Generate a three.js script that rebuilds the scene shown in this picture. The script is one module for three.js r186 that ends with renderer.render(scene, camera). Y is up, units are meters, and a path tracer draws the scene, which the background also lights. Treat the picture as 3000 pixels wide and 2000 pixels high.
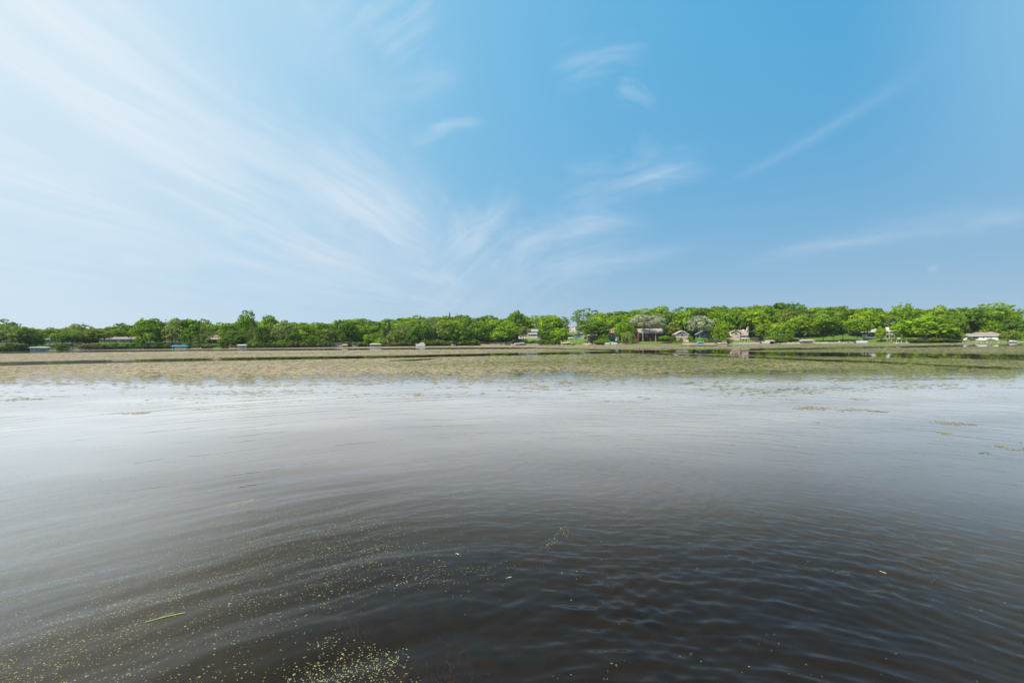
import * as THREE from 'three';
import { mergeGeometries } from 'three/addons/utils/BufferGeometryUtils.js';

// ---------------------------------------------------------------- camera, exposure, sun
const scene = new THREE.Scene();
const EYE = 2.7, F = 1333.3, ROLL = -0.0087;            // eye height in m, focal length in units of a 3000 wide picture
const camera = new THREE.PerspectiveCamera(2 * Math.atan(1000 / F) * 180 / Math.PI, 1024 / 682, 0.05, 4000);
camera.position.set(0, EYE, 0);
camera.rotation.z = ROLL;
scene.add(camera);
const renderer = new THREE.WebGLRenderer({ antialias: true });
renderer.toneMapping = THREE.LinearToneMapping;
renderer.toneMappingExposure = 1.5;
renderer.shadowMap.enabled = true;
const SUN = new THREE.Vector3(Math.sin(-1.83) * Math.cos(0.9), Math.sin(0.9), -Math.cos(-1.83) * Math.cos(0.9));   // high, left and a little behind
const sun = new THREE.DirectionalLight(0xfff1dc, 4.8);
sun.position.copy(SUN).multiplyScalar(600); sun.target.position.set(0, 0, -200);
sun.castShadow = true; sun.shadow.radius = 1.5; sun.shadow.mapSize.set(4096, 4096);
Object.assign(sun.shadow.camera, { left: -450, right: 450, top: 350, bottom: -350, near: 10, far: 1400 });
scene.add(sun, sun.target);

// ---------------------------------------------------------------- noise and small helpers
function rng(seed) { let s = seed >>> 0; return () => { s = (s + 0x6d2b79f5) | 0; let t = Math.imul(s ^ (s >>> 15), 1 | s); t = (t + Math.imul(t ^ (t >>> 7), 61 | t)) ^ t; return ((t ^ (t >>> 14)) >>> 0) / 4294967296; }; }
const PERM = (() => { const r = rng(77), p = new Uint8Array(512), a = [...Array(256).keys()]; for (let i = 255; i > 0; i--) { const j = Math.floor(r() * (i + 1)); [a[i], a[j]] = [a[j], a[i]]; } for (let i = 0; i < 512; i++) p[i] = a[i & 255]; return p; })();
const GX = new Float32Array(256), GY = new Float32Array(256);
for (let i = 0; i < 256; i++) { GX[i] = Math.cos(i * 2.399963); GY[i] = Math.sin(i * 2.399963); }
function noise(x, y) {                                   // gradient noise, about -1 .. 1
  const ix = Math.floor(x), iy = Math.floor(y), fx = x - ix, fy = y - iy, X = ix & 255, Y = iy & 255;
  const u = fx * fx * fx * (fx * (fx * 6 - 15) + 10), v = fy * fy * fy * (fy * (fy * 6 - 15) + 10);
  const a = PERM[PERM[X] + Y], b = PERM[PERM[X + 1] + Y], c = PERM[PERM[X] + Y + 1], d = PERM[PERM[X + 1] + Y + 1];
  const p = GX[a] * fx + GY[a] * fy, q = GX[b] * (fx - 1) + GY[b] * fy, r = GX[c] * fx + GY[c] * (fy - 1), s = GX[d] * (fx - 1) + GY[d] * (fy - 1);
  return ((p + (q - p) * u) + ((r + (s - r) * u) - (p + (q - p) * u)) * v) * 1.5;
}
function fbm(x, y, n) { let s = 0, a = 0.5; for (let i = 0; i < n; i++) { s += a * noise(x, y); x = x * 2.03 + 17.3; y = y * 2.03 + 9.1; a *= 0.5; } return s; }
const clamp = THREE.MathUtils.clamp, lerp = THREE.MathUtils.lerp, smooth = THREE.MathUtils.smoothstep;
function table(list, x) {                                // piecewise linear look-up
  if (x <= list[0][0]) return list[0][1];
  for (let i = 1; i < list.length; i++) if (x <= list[i][0]) { const [a, b] = list[i - 1], [c, d] = list[i]; return b + (d - b) * (x - a) / (c - a); }
  return list[list.length - 1][1];
}
const horizon = (u) => 1000 + ROLL * (u - 1500);         // height of the level line at bearing u (u = 1500 is straight ahead, F units per unit slope)
const srgb = (c) => c.map((v) => { v /= 255; return v <= 0.04045 ? v / 12.92 : ((v + 0.055) / 1.055) ** 2.4; });

// ---------------------------------------------------------------- sky: blue air, haze to the horizon, veils of cirrus
(function buildSky() {
  const W = 4096, H = 2048, data = new Float32Array(W * H * 4), E = renderer.toneMappingExposure;
  const cover = new Float32Array(W * (H / 2));           // cirrus drawn stroke by stroke
  const toAngles = (px, py) => { const a = (px - 1500) / F, b = (1000 - py) / F, c = Math.cos(ROLL), s = Math.sin(ROLL), x = a * c - b * s, y = a * s + b * c; return [Math.atan2(x, 1), Math.atan2(y, Math.hypot(x, 1))]; };
  // a stroke: bearing/height points, half widths at both ends, strength, how much it is torn
  const stroke = (pts, w0, w1, k, torn, seed) => {
    const P = pts.map(([x, y]) => toAngles(x, y)), wide = Math.max(w0, w1) / F;
    const az0 = Math.min(...P.map((p) => p[0])) - 3 * wide, az1 = Math.max(...P.map((p) => p[0])) + 3 * wide, el0 = Math.max(0.01, Math.min(...P.map((p) => p[1])) - 3 * wide), el1 = Math.max(...P.map((p) => p[1])) + 3 * wide;
    const L = [0]; for (let i = 1; i < P.length; i++) L.push(L[i - 1] + Math.hypot((P[i][0] - P[i - 1][0]) * Math.cos(P[i][1]), P[i][1] - P[i - 1][1]));
    const col = (az) => (az - Math.PI / 2) / (2 * Math.PI) * W + W / 2, row = (el) => el / Math.PI * H;
    for (let j = Math.floor(row(el0)); j <= Math.min(H / 2 - 1, row(el1)); j++) {
      const el = (j + 0.5) / H * Math.PI, ce = Math.cos(el);
      for (let i = Math.floor(col(az0)); i <= col(az1); i++) {
        const az = (i + 0.5 - W / 2) / W * 2 * Math.PI + Math.PI / 2;
        let best = 1e9, at = 0, side = 0;
        for (let k2 = 1; k2 < P.length; k2++) {
          const ax = P[k2 - 1][0] * ce, ay = P[k2 - 1][1], bx = P[k2][0] * ce - ax, by = P[k2][1] - ay, qx = az * ce - ax, qy = el - ay, l2 = bx * bx + by * by;
          const t = clamp((qx * bx + qy * by) / l2, 0, 1), d = Math.hypot(qx - bx * t, qy - by * t);
          if (d < best) { best = d; at = (L[k2 - 1] + t * (L[k2] - L[k2 - 1])) / L[L.length - 1]; side = bx * qy - by * qx > 0 ? 1 : -1; }
        }
        const w = lerp(w0, w1, at) / F, s = at * L[L.length - 1];
        const warp = torn * fbm(s * 22 + seed * 7.3, side * best / w * 0.7 + seed * 3.1 + s * 9, 4);
        const g = Math.exp(-Math.pow(best / w * 0.5 * (1 + warp * 0.9), 2));
        const ends = smooth(at, 0, 0.3) * (1 - smooth(at, 0.6, 1));
        const fx = side * best * F / 26 + 0.9 * fbm(s * 5 + seed, seed * 2.7 + side * best * F / 60, 3), fibre = lerp(1, 1.5 * Math.pow(clamp(0.55 + 1.0 * fbm(s * 5 + seed * 4, fx + s * 3.5 + seed * 5, 5), 0, 1.3), 1.3), clamp(0.3 + torn * 0.6, 0, 1));
        const v = k * 0.82 * g * ends * clamp(fibre, 0, 2.2);
        if (v > 0.002) { const o = j * W + ((i % W) + W) % W; cover[o] = 1 - (1 - cover[o]) * (1 - Math.min(v, 0.95)); }
      }
    }
  };
  stroke([[-200, 530], [0, 575], [300, 640], [600, 715], [900, 790], [1280, 860]], 30, 26, 0.4, 0.5, 1);
  stroke([[-200, 90], [0, 185], [250, 235], [450, 300], [640, 405], [900, 495], [1050, 560], [1200, 640], [1400, 740]], 70, 40, 0.4, 0.6, 2);
  stroke([[820, 430], [930, 500], [1020, 560], [1150, 640], [1300, 720]], 44, 34, 0.66, 0.7, 3);
  stroke([[300, 430], [500, 520], [750, 640], [1000, 740], [1300, 820]], 40, 30, 0.28, 0.7, 4);
  stroke([[0, 380], [300, 450], [560, 540], [760, 660]], 60, 40, 0.25, 0.6, 5);
  stroke([[700, 690], [900, 750], [1100, 790], [1350, 830]], 16, 18, 0.3, 0.7, 6);
  stroke([[640, 820], [800, 845], [1000, 870], [1200, 885]], 10, 10, 0.25, 0.7, 7);
  stroke([[300, 764], [420, 760], [560, 768], [660, 772]], 9, 7, 0.35, 0.6, 8);
  stroke([[635, 662], [680, 664], [715, 670], [752, 674]], 8, 4, 0.55, 0.4, 9);
  stroke([[590, 352], [630, 360], [660, 368], [690, 370]], 6, 4, 0.3, 0.6, 10);
  stroke([[1325, 780], [1330, 720], [1360, 680], [1440, 640], [1530, 560]], 20, 10, 0.4, 0.8, 11);
  stroke([[1310, 610], [1350, 650], [1360, 700], [1340, 770]], 24, 14, 0.25, 1, 12);
  stroke([[1490, 850], [1500, 780], [1525, 720], [1600, 680], [1760, 650], [1960, 665]], 24, 8, 0.42, 0.8, 13);
  stroke([[1560, 840], [1680, 795], [1800, 765], [1960, 738], [2120, 720]], 12, 8, 0.35, 0.6, 14);
  stroke([[1560, 800], [1640, 775], [1720, 750]], 10, 5, 0.3, 0.7, 15);
  stroke([[1620, 640], [1690, 590], [1760, 555], [1880, 520], [2000, 470], [2110, 440]], 26, 14, 0.3, 0.9, 16);
  stroke([[1840, 530], [1950, 512], [2120, 500]], 16, 8, 0.22, 0.8, 17);
  stroke([[1640, 500], [1740, 495], [1830, 482]], 8, 6, 0.2, 0.8, 18);
  stroke([[1600, 230], [1700, 185], [1800, 155], [1940, 146]], 20, 12, 0.22, 1, 19);
  stroke([[1790, 262], [1850, 268], [1885, 288], [1940, 318]], 9, 7, 0.36, 1, 20);
  stroke([[1850, 420], [1910, 430], [1960, 440]], 14, 8, 0.18, 0.9, 21);
  stroke([[1080, 160], [1160, 80], [1230, 20], [1290, -60]], 40, 26, 0.32, 1, 22);
  stroke([[900, 150], [1010, 60], [1100, -40]], 60, 30, 0.16, 1, 23);
  stroke([[1240, 380], [1340, 362], [1400, 358], [1440, 360]], 6, 5, 0.4, 0.7, 24);
  stroke([[1180, 430], [1260, 395], [1340, 362]], 14, 8, 0.22, 0.9, 25);
  stroke([[1180, 280], [1280, 245], [1370, 215]], 14, 10, 0.16, 1, 26);
  stroke([[2080, 560], [2200, 500], [2380, 405], [2540, 305], [2700, 205], [2860, 110]], 4, 9, 0.15, 0.25, 27);
  stroke([[2130, 775], [2420, 718], [2700, 665], [2950, 632], [3250, 580]], 7, 16, 0.3, 0.5, 28);
  stroke([[2800, 668], [2900, 650], [3060, 630]], 6, 8, 0.2, 0.5, 29);
  stroke([[2715, 795], [2735, 785], [2755, 778]], 4, 3, 0.3, 0.4, 30);
  stroke([[0, 300], [200, 370], [500, 430], [800, 560]], 30, 24, 0.2, 0.9, 31);
  stroke([[1180, 930], [1290, 850], [1370, 760], [1430, 690], [1500, 610]], 90, 40, 0.26, 0.8, 32);
  stroke([[1440, 930], [1520, 840], [1620, 760], [1760, 700], [1950, 640]], 70, 30, 0.26, 0.8, 33);
  stroke([[1330, 790], [1420, 700], [1470, 600], [1490, 500]], 26, 20, 0.2, 1, 34);
  stroke([[1000, 330], [1150, 290], [1300, 230], [1420, 190]], 30, 16, 0.14, 1, 35);
  stroke([[900, 640], [1040, 600], [1200, 580], [1330, 530]], 50, 20, 0.16, 0.9, 36);
  const zen = srgb([62, 158, 213]), low = srgb([174, 198, 217]), lowL = srgb([204, 222, 238]), cyan = srgb([146, 211, 242]), white = srgb([238, 246, 251]), tuft = srgb([240, 244, 250]), pale = srgb([178, 216, 240]);
  for (let j = 0; j < H; j++) {
    const el = ((j + 0.5) / H - 0.5) * Math.PI, y = Math.sin(Math.max(el, 0)), ce = Math.cos(Math.max(el, 0));
    const up = Math.max(el, 0);
    for (let i = 0; i < W; i++) {
      const th = ((i + 0.5) / W - 0.5) * 2 * Math.PI, x = Math.cos(th) * ce, z = Math.sin(th) * ce, o = (j * W + i) * 4;
      if (el < 0) { data[o] = low[0] / E; data[o + 1] = low[1] / E; data[o + 2] = low[2] / E; data[o + 3] = 1; continue; }
      const az = Math.atan2(x, -z), air = Math.exp(-Math.pow(up / 0.22, 1.15));
      const toSun = Math.acos(clamp(x * -0.826 + y * 0.52 + z * -0.219, -1, 1));
      const glow = 1.0 * Math.exp(-Math.pow(toSun / 1.12, 2)), west = smooth(-az, -0.45, 0.9) * (1 - smooth(-az, 2, 3));
      const veil = 1.0 * Math.exp(-Math.pow(toSun / 0.74, 2)), side = 0.6 * smooth(az, 0.62, 1.0) * (1 - smooth(az, 1.6, 2.6)) * smooth(up, 0.05, 0.5);
      // high thin bands lying in one direction, drawn together by distance
      let band = 0;
      if (y > 0.03) {
        const bx = x / y, bz = -z / y, c = Math.cos(0.05), s = Math.sin(0.05), across = bx * c - bz * s, along = bx * s + bz * c;
        const wx = across + 0.35 * fbm(across * 0.8 + 4, along * 0.35, 3);
        const n = 0.5 + fbm(wx * 1.7 + 11, along * 0.28 + 3, 5), fine = fbm(wx * 9 + 2 + 0.5 * noise(across * 2, along), along * 0.8, 5);
        const where = smooth(wx, -5.5, -2.6) * 0 + smooth(-wx, 0.35, 1.3) * (0.45 + 0.55 * smooth(up, 0.1, 0.3));
        band = where * (0.2 + 0.8 * smooth(n, 0.3, 0.95) * (0.72 + 1.0 * fine)) * smooth(y, 0.03, 0.12) * (1 - 0.55 * smooth(up, 0.75, 1.2));
      }
      const k = clamp(1 - (1 - clamp(band * 0.85, 0, 0.9)) * (1 - cover[Math.min(j - H / 2, H / 2 - 1) * W + i]), 0, 1);
      for (let c = 0; c < 3; c++) {
        let v = lerp(lerp(zen[c], cyan[c], glow), lerp(low[c], lowL[c], west), air);
        v = lerp(v, pale[c], side); v = lerp(v, white[c], Math.pow(veil, 1.5));
        v = lerp(v, lerp(tuft[c], v, 0.35 * air), k * 0.72);
        data[o + c] = v / E;
      }
      data[o + 3] = 1;
    }
  }
  const t = new THREE.DataTexture(data, W, H, THREE.RGBAFormat, THREE.FloatType);
  t.mapping = THREE.EquirectangularReflectionMapping; t.magFilter = THREE.LinearFilter; t.minFilter = THREE.LinearFilter; t.needsUpdate = true;
  scene.background = t; scene.environment = t;
})();

// ---------------------------------------------------------------- naming
const taken = new Map();
function numbered(name) { const n = taken.get(name) ?? 0; taken.set(name, n + 1); return n ? name + '_' + String(n).padStart(3, '0') : name; }
function tag(o, label, category, group, kind) { o.userData.label = label; if (category) o.userData.category = category; if (group) o.userData.group = group; if (kind) o.userData.kind = kind; return o; }
function thing(name, label, category, group) { const g = new THREE.Group(); g.name = numbered(name); scene.add(g); return tag(g, label, category, group); }
function part(name, geometry, material, parent) { const m = new THREE.Mesh(geometry, material); m.name = parent === scene ? numbered(name) : name; m.castShadow = m.receiveShadow = true; parent.add(m); return m; }
const std = (r, g, b, roughness = 0.85, more = {}) => new THREE.MeshStandardMaterial({ color: new THREE.Color().setRGB(r, g, b), roughness, ...more });
function grain(size, f, more = {}) {                     // a small tileable-looking grain map, f(x, y) gives a linear grey or [r, g, b]
  const d = new Uint8Array(size * size * 4);
  for (let y = 0; y < size; y++) for (let x = 0; x < size; x++) { const v = f(x / size, y / size), c = Array.isArray(v) ? v : [v, v, v]; for (let k = 0; k < 3; k++) d[(y * size + x) * 4 + k] = clamp(c[k], 0, 1) * 255; d[(y * size + x) * 4 + 3] = 255; }
  const t = new THREE.DataTexture(d, size, size); t.wrapS = t.wrapT = THREE.RepeatWrapping; t.magFilter = THREE.LinearFilter; t.minFilter = THREE.LinearFilter; t.needsUpdate = true; Object.assign(t, more); return t;
}

// ---------------------------------------------------------------- the lie of the land
// distance (along -z) to the far waterline by bearing
const SHORE = [[-700, 215], [-200, 232], [0, 240], [375, 273], [750, 277], [1125, 308], [1500, 327], [1875, 286], [2275, 268], [2650, 240], [3000, 221], [3300, 205], [3800, 180]];
const shore = (u) => table(SHORE, u);
const HILL = [[-700, 2], [0, 2], [400, 2.5], [900, 4.5], [1300, 7], [1650, 9], [2000, 11], [2700, 9], [3050, 8], [3800, 7]];
const PADS = [];                                         // level places for houses: bearing, distance behind the waterline, height, half width in bearing, half depth
function land(u, t) {
  let h = t < 0 ? -0.6 + 0.2 * Math.max(t, -6) : -0.6 + 1.1 * smooth(t, 0, 1.6) + 0.035 * t + table(HILL, u) * smooth(t, 22, 95) + 0.25 * noise(u * 0.02, t * 0.15) * smooth(t, 2, 8);
  for (const [pu, pt, ph, wu, wt] of PADS) { const k = (1 - smooth(Math.abs(u - pu), wu, wu + 14)) * (1 - smooth(Math.abs(t - pt), wt, wt + 9)); if (k > 0) h = lerp(h, ph, k); }
  return h;
}
const at = (u, t) => { const d = shore(u) + t; return { d, x: (u - 1500) / F * d, z: -d, s: d / F }; };
// height above the water of a point that stands v below the level line at distance d
const rise = (u, v, d) => EYE + (horizon(u) - v) * d / F;

// ---------------------------------------------------------------- water, lake bed, land
const wave = (() => {
  const r = rng(5), chop = [];
  for (let i = 0; i < 16; i++) { const a = (r() - 0.5) * 2.6, l = 0.13 + 0.26 * r(); chop.push([Math.sin(a) * 6.283 / l, -Math.cos(a) * 6.283 / l, r() * 6.28, l * (0.4 + 0.6 * r())]); }
  return (x, z) => {
    const d = Math.hypot(x, z);
    if (d > 60) return 0;
    const calm = 1 - smooth(d, 18, 36), near = 1 - smooth(d, 7, 18);
    const dx = x - 0.8, dz = z - 1.2, R = Math.hypot(dx, dz), th = Math.atan2(dx, -dz);
    const wob = 1.1 * noise(x * 0.35 + 3, z * 0.35) + 0.45 * noise(x * 0.9, z * 0.9 + 8);
    const group = 0.5 + 0.5 * noise(R * 0.38 + 2, th * 2.2), left = 1 - smooth(x / (d + 0.1), -0.45, 0.15), right = smooth(x / (d + 0.1), -0.25, 0.35);
    const arc = th * Math.min(R, 12);
    // long soft swells spreading in arcs, stronger on the left
    const far = smooth(d, 4.5, 15), swell = lerp(2.6, 1.15, far), fret = lerp(2.0, 1.9, far);
    let h = swell * (0.35 + 0.95 * left) * (0.5 + group) * (0.0105 * noise(R * 1.75 + wob * 0.35, arc * 0.24 + 5) + 0.0036 * noise(R * 3.4 + wob * 0.5, arc * 0.4 + 20));
    // arcs of short crested ripples
    h += fret * (0.42 + 0.58 * right) * (0.0046 * noise(R * 3.0 + wob * 0.6, arc * 0.7) + 0.0042 * noise(R * 6.4 + wob * 1.5, arc * 1.7 + 40) + 0.0030 * (1 - smooth(d, 5, 13)) * noise(R * 10.5 + wob * 2, arc * 3.2 + 90));
    if (near > 0) { let c = 0; for (const [kx, kz, p, a] of chop) c += a * Math.sin(kx * x + kz * z + p + wob); h += 0.0068 * near * (0.35 + 0.65 * right) * (0.5 + 0.9 * clamp(noise(x * 0.5 + 9, z * 0.5) + 0.4, 0, 1.2)) * c; }
    return h * (0.12 + 0.88 * calm) * (1 - smooth(d, 36, 60));
  };
})();
// sky reflection painted as a pale diffuse share, strongest mid-water and at both sides
const paintedSheen = (x, z) => { const d = Math.max(0, -z); return clamp(0.66 * (1 - Math.exp(-Math.pow(d / 13.8, 2.5))) * (1 - smooth(d, 26, 41)) * smooth(d, 3.5, 9) + 0.32 * smooth(-x / (d + 1), 0.3, 1.15) * smooth(d, 2, 7) + 0.09 * smooth(x / (d + 1), 0.5, 1.1) * smooth(d, 2, 7), 0, 0.75) * clamp(1 + 0.35 * fbm(x * 0.12, z * 0.3, 3), 0.4, 1.4); };
const DEEP = [0.52, 0.43, 0.28], WARM_SHEEN = [0.635, 0.575, 0.535], COOL_SHEEN = [0.555, 0.565, 0.575];  // water tint, then warm and cool tones of the painted sky sheen
(function buildWater() {
  const clear = grain(512, (x, y) => 1 - paintedSheen((x - 0.5) * 160, -y * 80)); clear.wrapS = clear.wrapT = THREE.ClampToEdgeWrapping;  // less see-through where the pale sheen is painted
  const rows = [];
  for (let z = 5; z > -2.5; z -= 0.3) rows.push(z);
  for (let z = -2.5; z > -9; z -= 0.026) rows.push(z);
  for (let z = -9; z > -20; z -= 0.05) rows.push(z);
  for (let z = -20; z > -42; z -= 0.1) rows.push(z);
  for (let z = -42, s = 0.3; z > -360; z -= s, s *= 1.07) rows.push(z);
  rows.push(-364);
  const N = 520, pos = new Float32Array(rows.length * (N + 1) * 3), nor = new Float32Array(pos.length), col = new Float32Array(pos.length), uv = new Float32Array(rows.length * (N + 1) * 2), idx = [];
  rows.forEach((z, j) => {
    const half = Math.max(7, 1.42 * Math.abs(z) + 2);
    for (let i = 0; i <= N; i++) {
      const x = (i / N * 2 - 1) * half, o = (j * (N + 1) + i) * 3, e = 0.006, d = Math.hypot(x, z);
      const h = wave(x, z), gx = d < 60 ? (wave(x + e, z) - h) / e : 0, gz = d < 60 ? (wave(x, z + e) - h) / e : 0, l = Math.hypot(gx, 1, gz);
      pos[o] = x; pos[o + 1] = h; pos[o + 2] = z; nor[o] = -gx / l; nor[o + 1] = 1 / l; nor[o + 2] = -gz / l;
      const sheenHere = paintedSheen(x, z), q = o / 3;
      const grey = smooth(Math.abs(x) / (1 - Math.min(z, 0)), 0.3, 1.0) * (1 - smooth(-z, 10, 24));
      for (let c = 0; c < 3; c++) col[o + c] = lerp(DEEP[c], lerp(WARM_SHEEN[c], COOL_SHEEN[c], grey), smooth(sheenHere, 0.02, 0.16));  // bright sky sheen painted into the vertex colours
      uv[q * 2] = x / 160 + 0.5; uv[q * 2 + 1] = -z / 80;
      if (i < N && j < rows.length - 1) { const a = j * (N + 1) + i, b = a + N + 1; idx.push(a, a + 1, b, a + 1, b + 1, b); }
    }
  });
  const g = new THREE.BufferGeometry();
  g.setAttribute('position', new THREE.BufferAttribute(pos, 3)); g.setAttribute('normal', new THREE.BufferAttribute(nor, 3)); g.setAttribute('color', new THREE.BufferAttribute(col, 3)); g.setAttribute('uv', new THREE.BufferAttribute(uv, 2)); g.setIndex(idx);
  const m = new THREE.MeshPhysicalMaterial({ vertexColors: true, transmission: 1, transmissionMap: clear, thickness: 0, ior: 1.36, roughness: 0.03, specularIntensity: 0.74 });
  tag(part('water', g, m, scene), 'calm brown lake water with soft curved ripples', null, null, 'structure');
  const bed = new THREE.PlaneGeometry(1100, 372, 60, 30); bed.rotateX(-Math.PI / 2); bed.translate(0, 0, -180);
  const p = bed.attributes.position;
  for (let i = 0; i < p.count; i++) p.setY(i, -1.15 + 0.1 * noise(p.getX(i) * 0.1, p.getZ(i) * 0.1));
  bed.computeVertexNormals();
  const muck = grain(256, (x, y) => 0.75 + 0.5 * fbm(x * 14, y * 14, 4)); muck.repeat.set(300, 100);
  tag(part('lake_bed', bed, std(0.036, 0.027, 0.013, 1, { map: muck }), scene), 'dark muddy lake bed under the shallow water', null, null, 'structure');
})();

// ---------------------------------------------------------------- house sites, then the land behind the waterline
PADS.push([122, 30, 3.9, 30, 6], [350, 27, 4.2, 70, 7], [630, 26, 2.9, 30, 6], [1120, 24, 2.7, 14, 5], [1143, 20, 2.3, 14, 4], [1548, 30, 4.8, 36, 7], [1680, 84, 10.2, 18, 8], [1692, 42, 4.2, 30, 7], [1735, 20, 2.7, 16, 5], [1803, 24, 2.6, 24, 6],
  [1908, 20, 1.9, 42, 6], [1998, 18, 1.6, 28, 5], [2064, 20, 1.7, 24, 5], [2162, 20, 2.1, 40, 6], [2275, 40, 5.2, 14, 6], [2322, 24, 2.6, 16, 5], [2478, 60, 7.0, 18, 6], [2580, 24, 2.7, 46, 6], [2887, 14, 1.25, 78, 6], [2944, 60, 8.5, 14, 5], [3000, 55, 7.5, 16, 6]);
const LAWNS = [[330, 30, 110, 16], [610, 14, 60, 14], [1565, 12, 44, 22], [1680, 20, 60, 22], [1690, 62, 30, 14], [1820, 12, 55, 12], [1920, 9, 80, 9], [2010, 10, 60, 8], [2180, 10, 90, 9], [2270, 10, 60, 10], [2400, 22, 120, 26], [2520, 16, 90, 22], [2620, 20, 70, 26], [2880, 6, 130, 7], [3000, 22, 60, 18], [200, 10, 60, 10], [1370, 10, 90, 10]];
(function buildLand() {
  const us = [], ts = [];
  for (let u = -700; u <= 3800; u += 12) us.push(u);
  for (let t = -4; t < 6; t += 0.8) ts.push(t);
  for (let t = 6; t < 60; t += 2.5) ts.push(t);
  for (let t = 60, s = 4; t < 900; t += s, s *= 1.12) ts.push(t);
  const pos = [], col = [], uv = [], idx = [], grass = [0.105, 0.19, 0.012], wood = [0.05, 0.06, 0.022], bank = [0.12, 0.13, 0.04];
  ts.forEach((t, j) => us.forEach((u, i) => {
    const p = at(u, t);
    pos.push(p.x, land(u, t), p.z); uv.push(p.x / 3, p.z / 3);
    let k = 0; for (const [a, b, c, d] of LAWNS) k = Math.max(k, (1 - smooth(Math.abs(u - a), c * 0.8, c * 1.1)) * (1 - smooth(Math.abs(t - b), d * 0.8, d * 1.15)));
    const n = noise(u * 0.05, t * 0.2) * 0.25, b = 1 - smooth(t, 1, 3.5);
    for (let c = 0; c < 3; c++) col.push(lerp(lerp(wood[c], grass[c], k), bank[c], b * 0.7) * (1 + n));
    if (i < us.length - 1 && j < ts.length - 1) { const a = j * us.length + i, e = a + us.length; idx.push(a, a + 1, e, a + 1, e + 1, e); }
  }));
  const g = new THREE.BufferGeometry();
  g.setAttribute('position', new THREE.Float32BufferAttribute(pos, 3)); g.setAttribute('color', new THREE.Float32BufferAttribute(col, 3)); g.setAttribute('uv', new THREE.Float32BufferAttribute(uv, 2)); g.setIndex(idx); g.computeVertexNormals();
  const blades = grain(256, (x, y) => 0.78 + 0.5 * fbm(x * 40, y * 40, 3) + 0.3 * fbm(x * 9, y * 9, 2));
  tag(part('ground', g, std(1, 1, 1, 1, { vertexColors: true, map: blades }), scene), 'grassy and wooded land rising behind the far shore', null, null, 'structure');
})();

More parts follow.
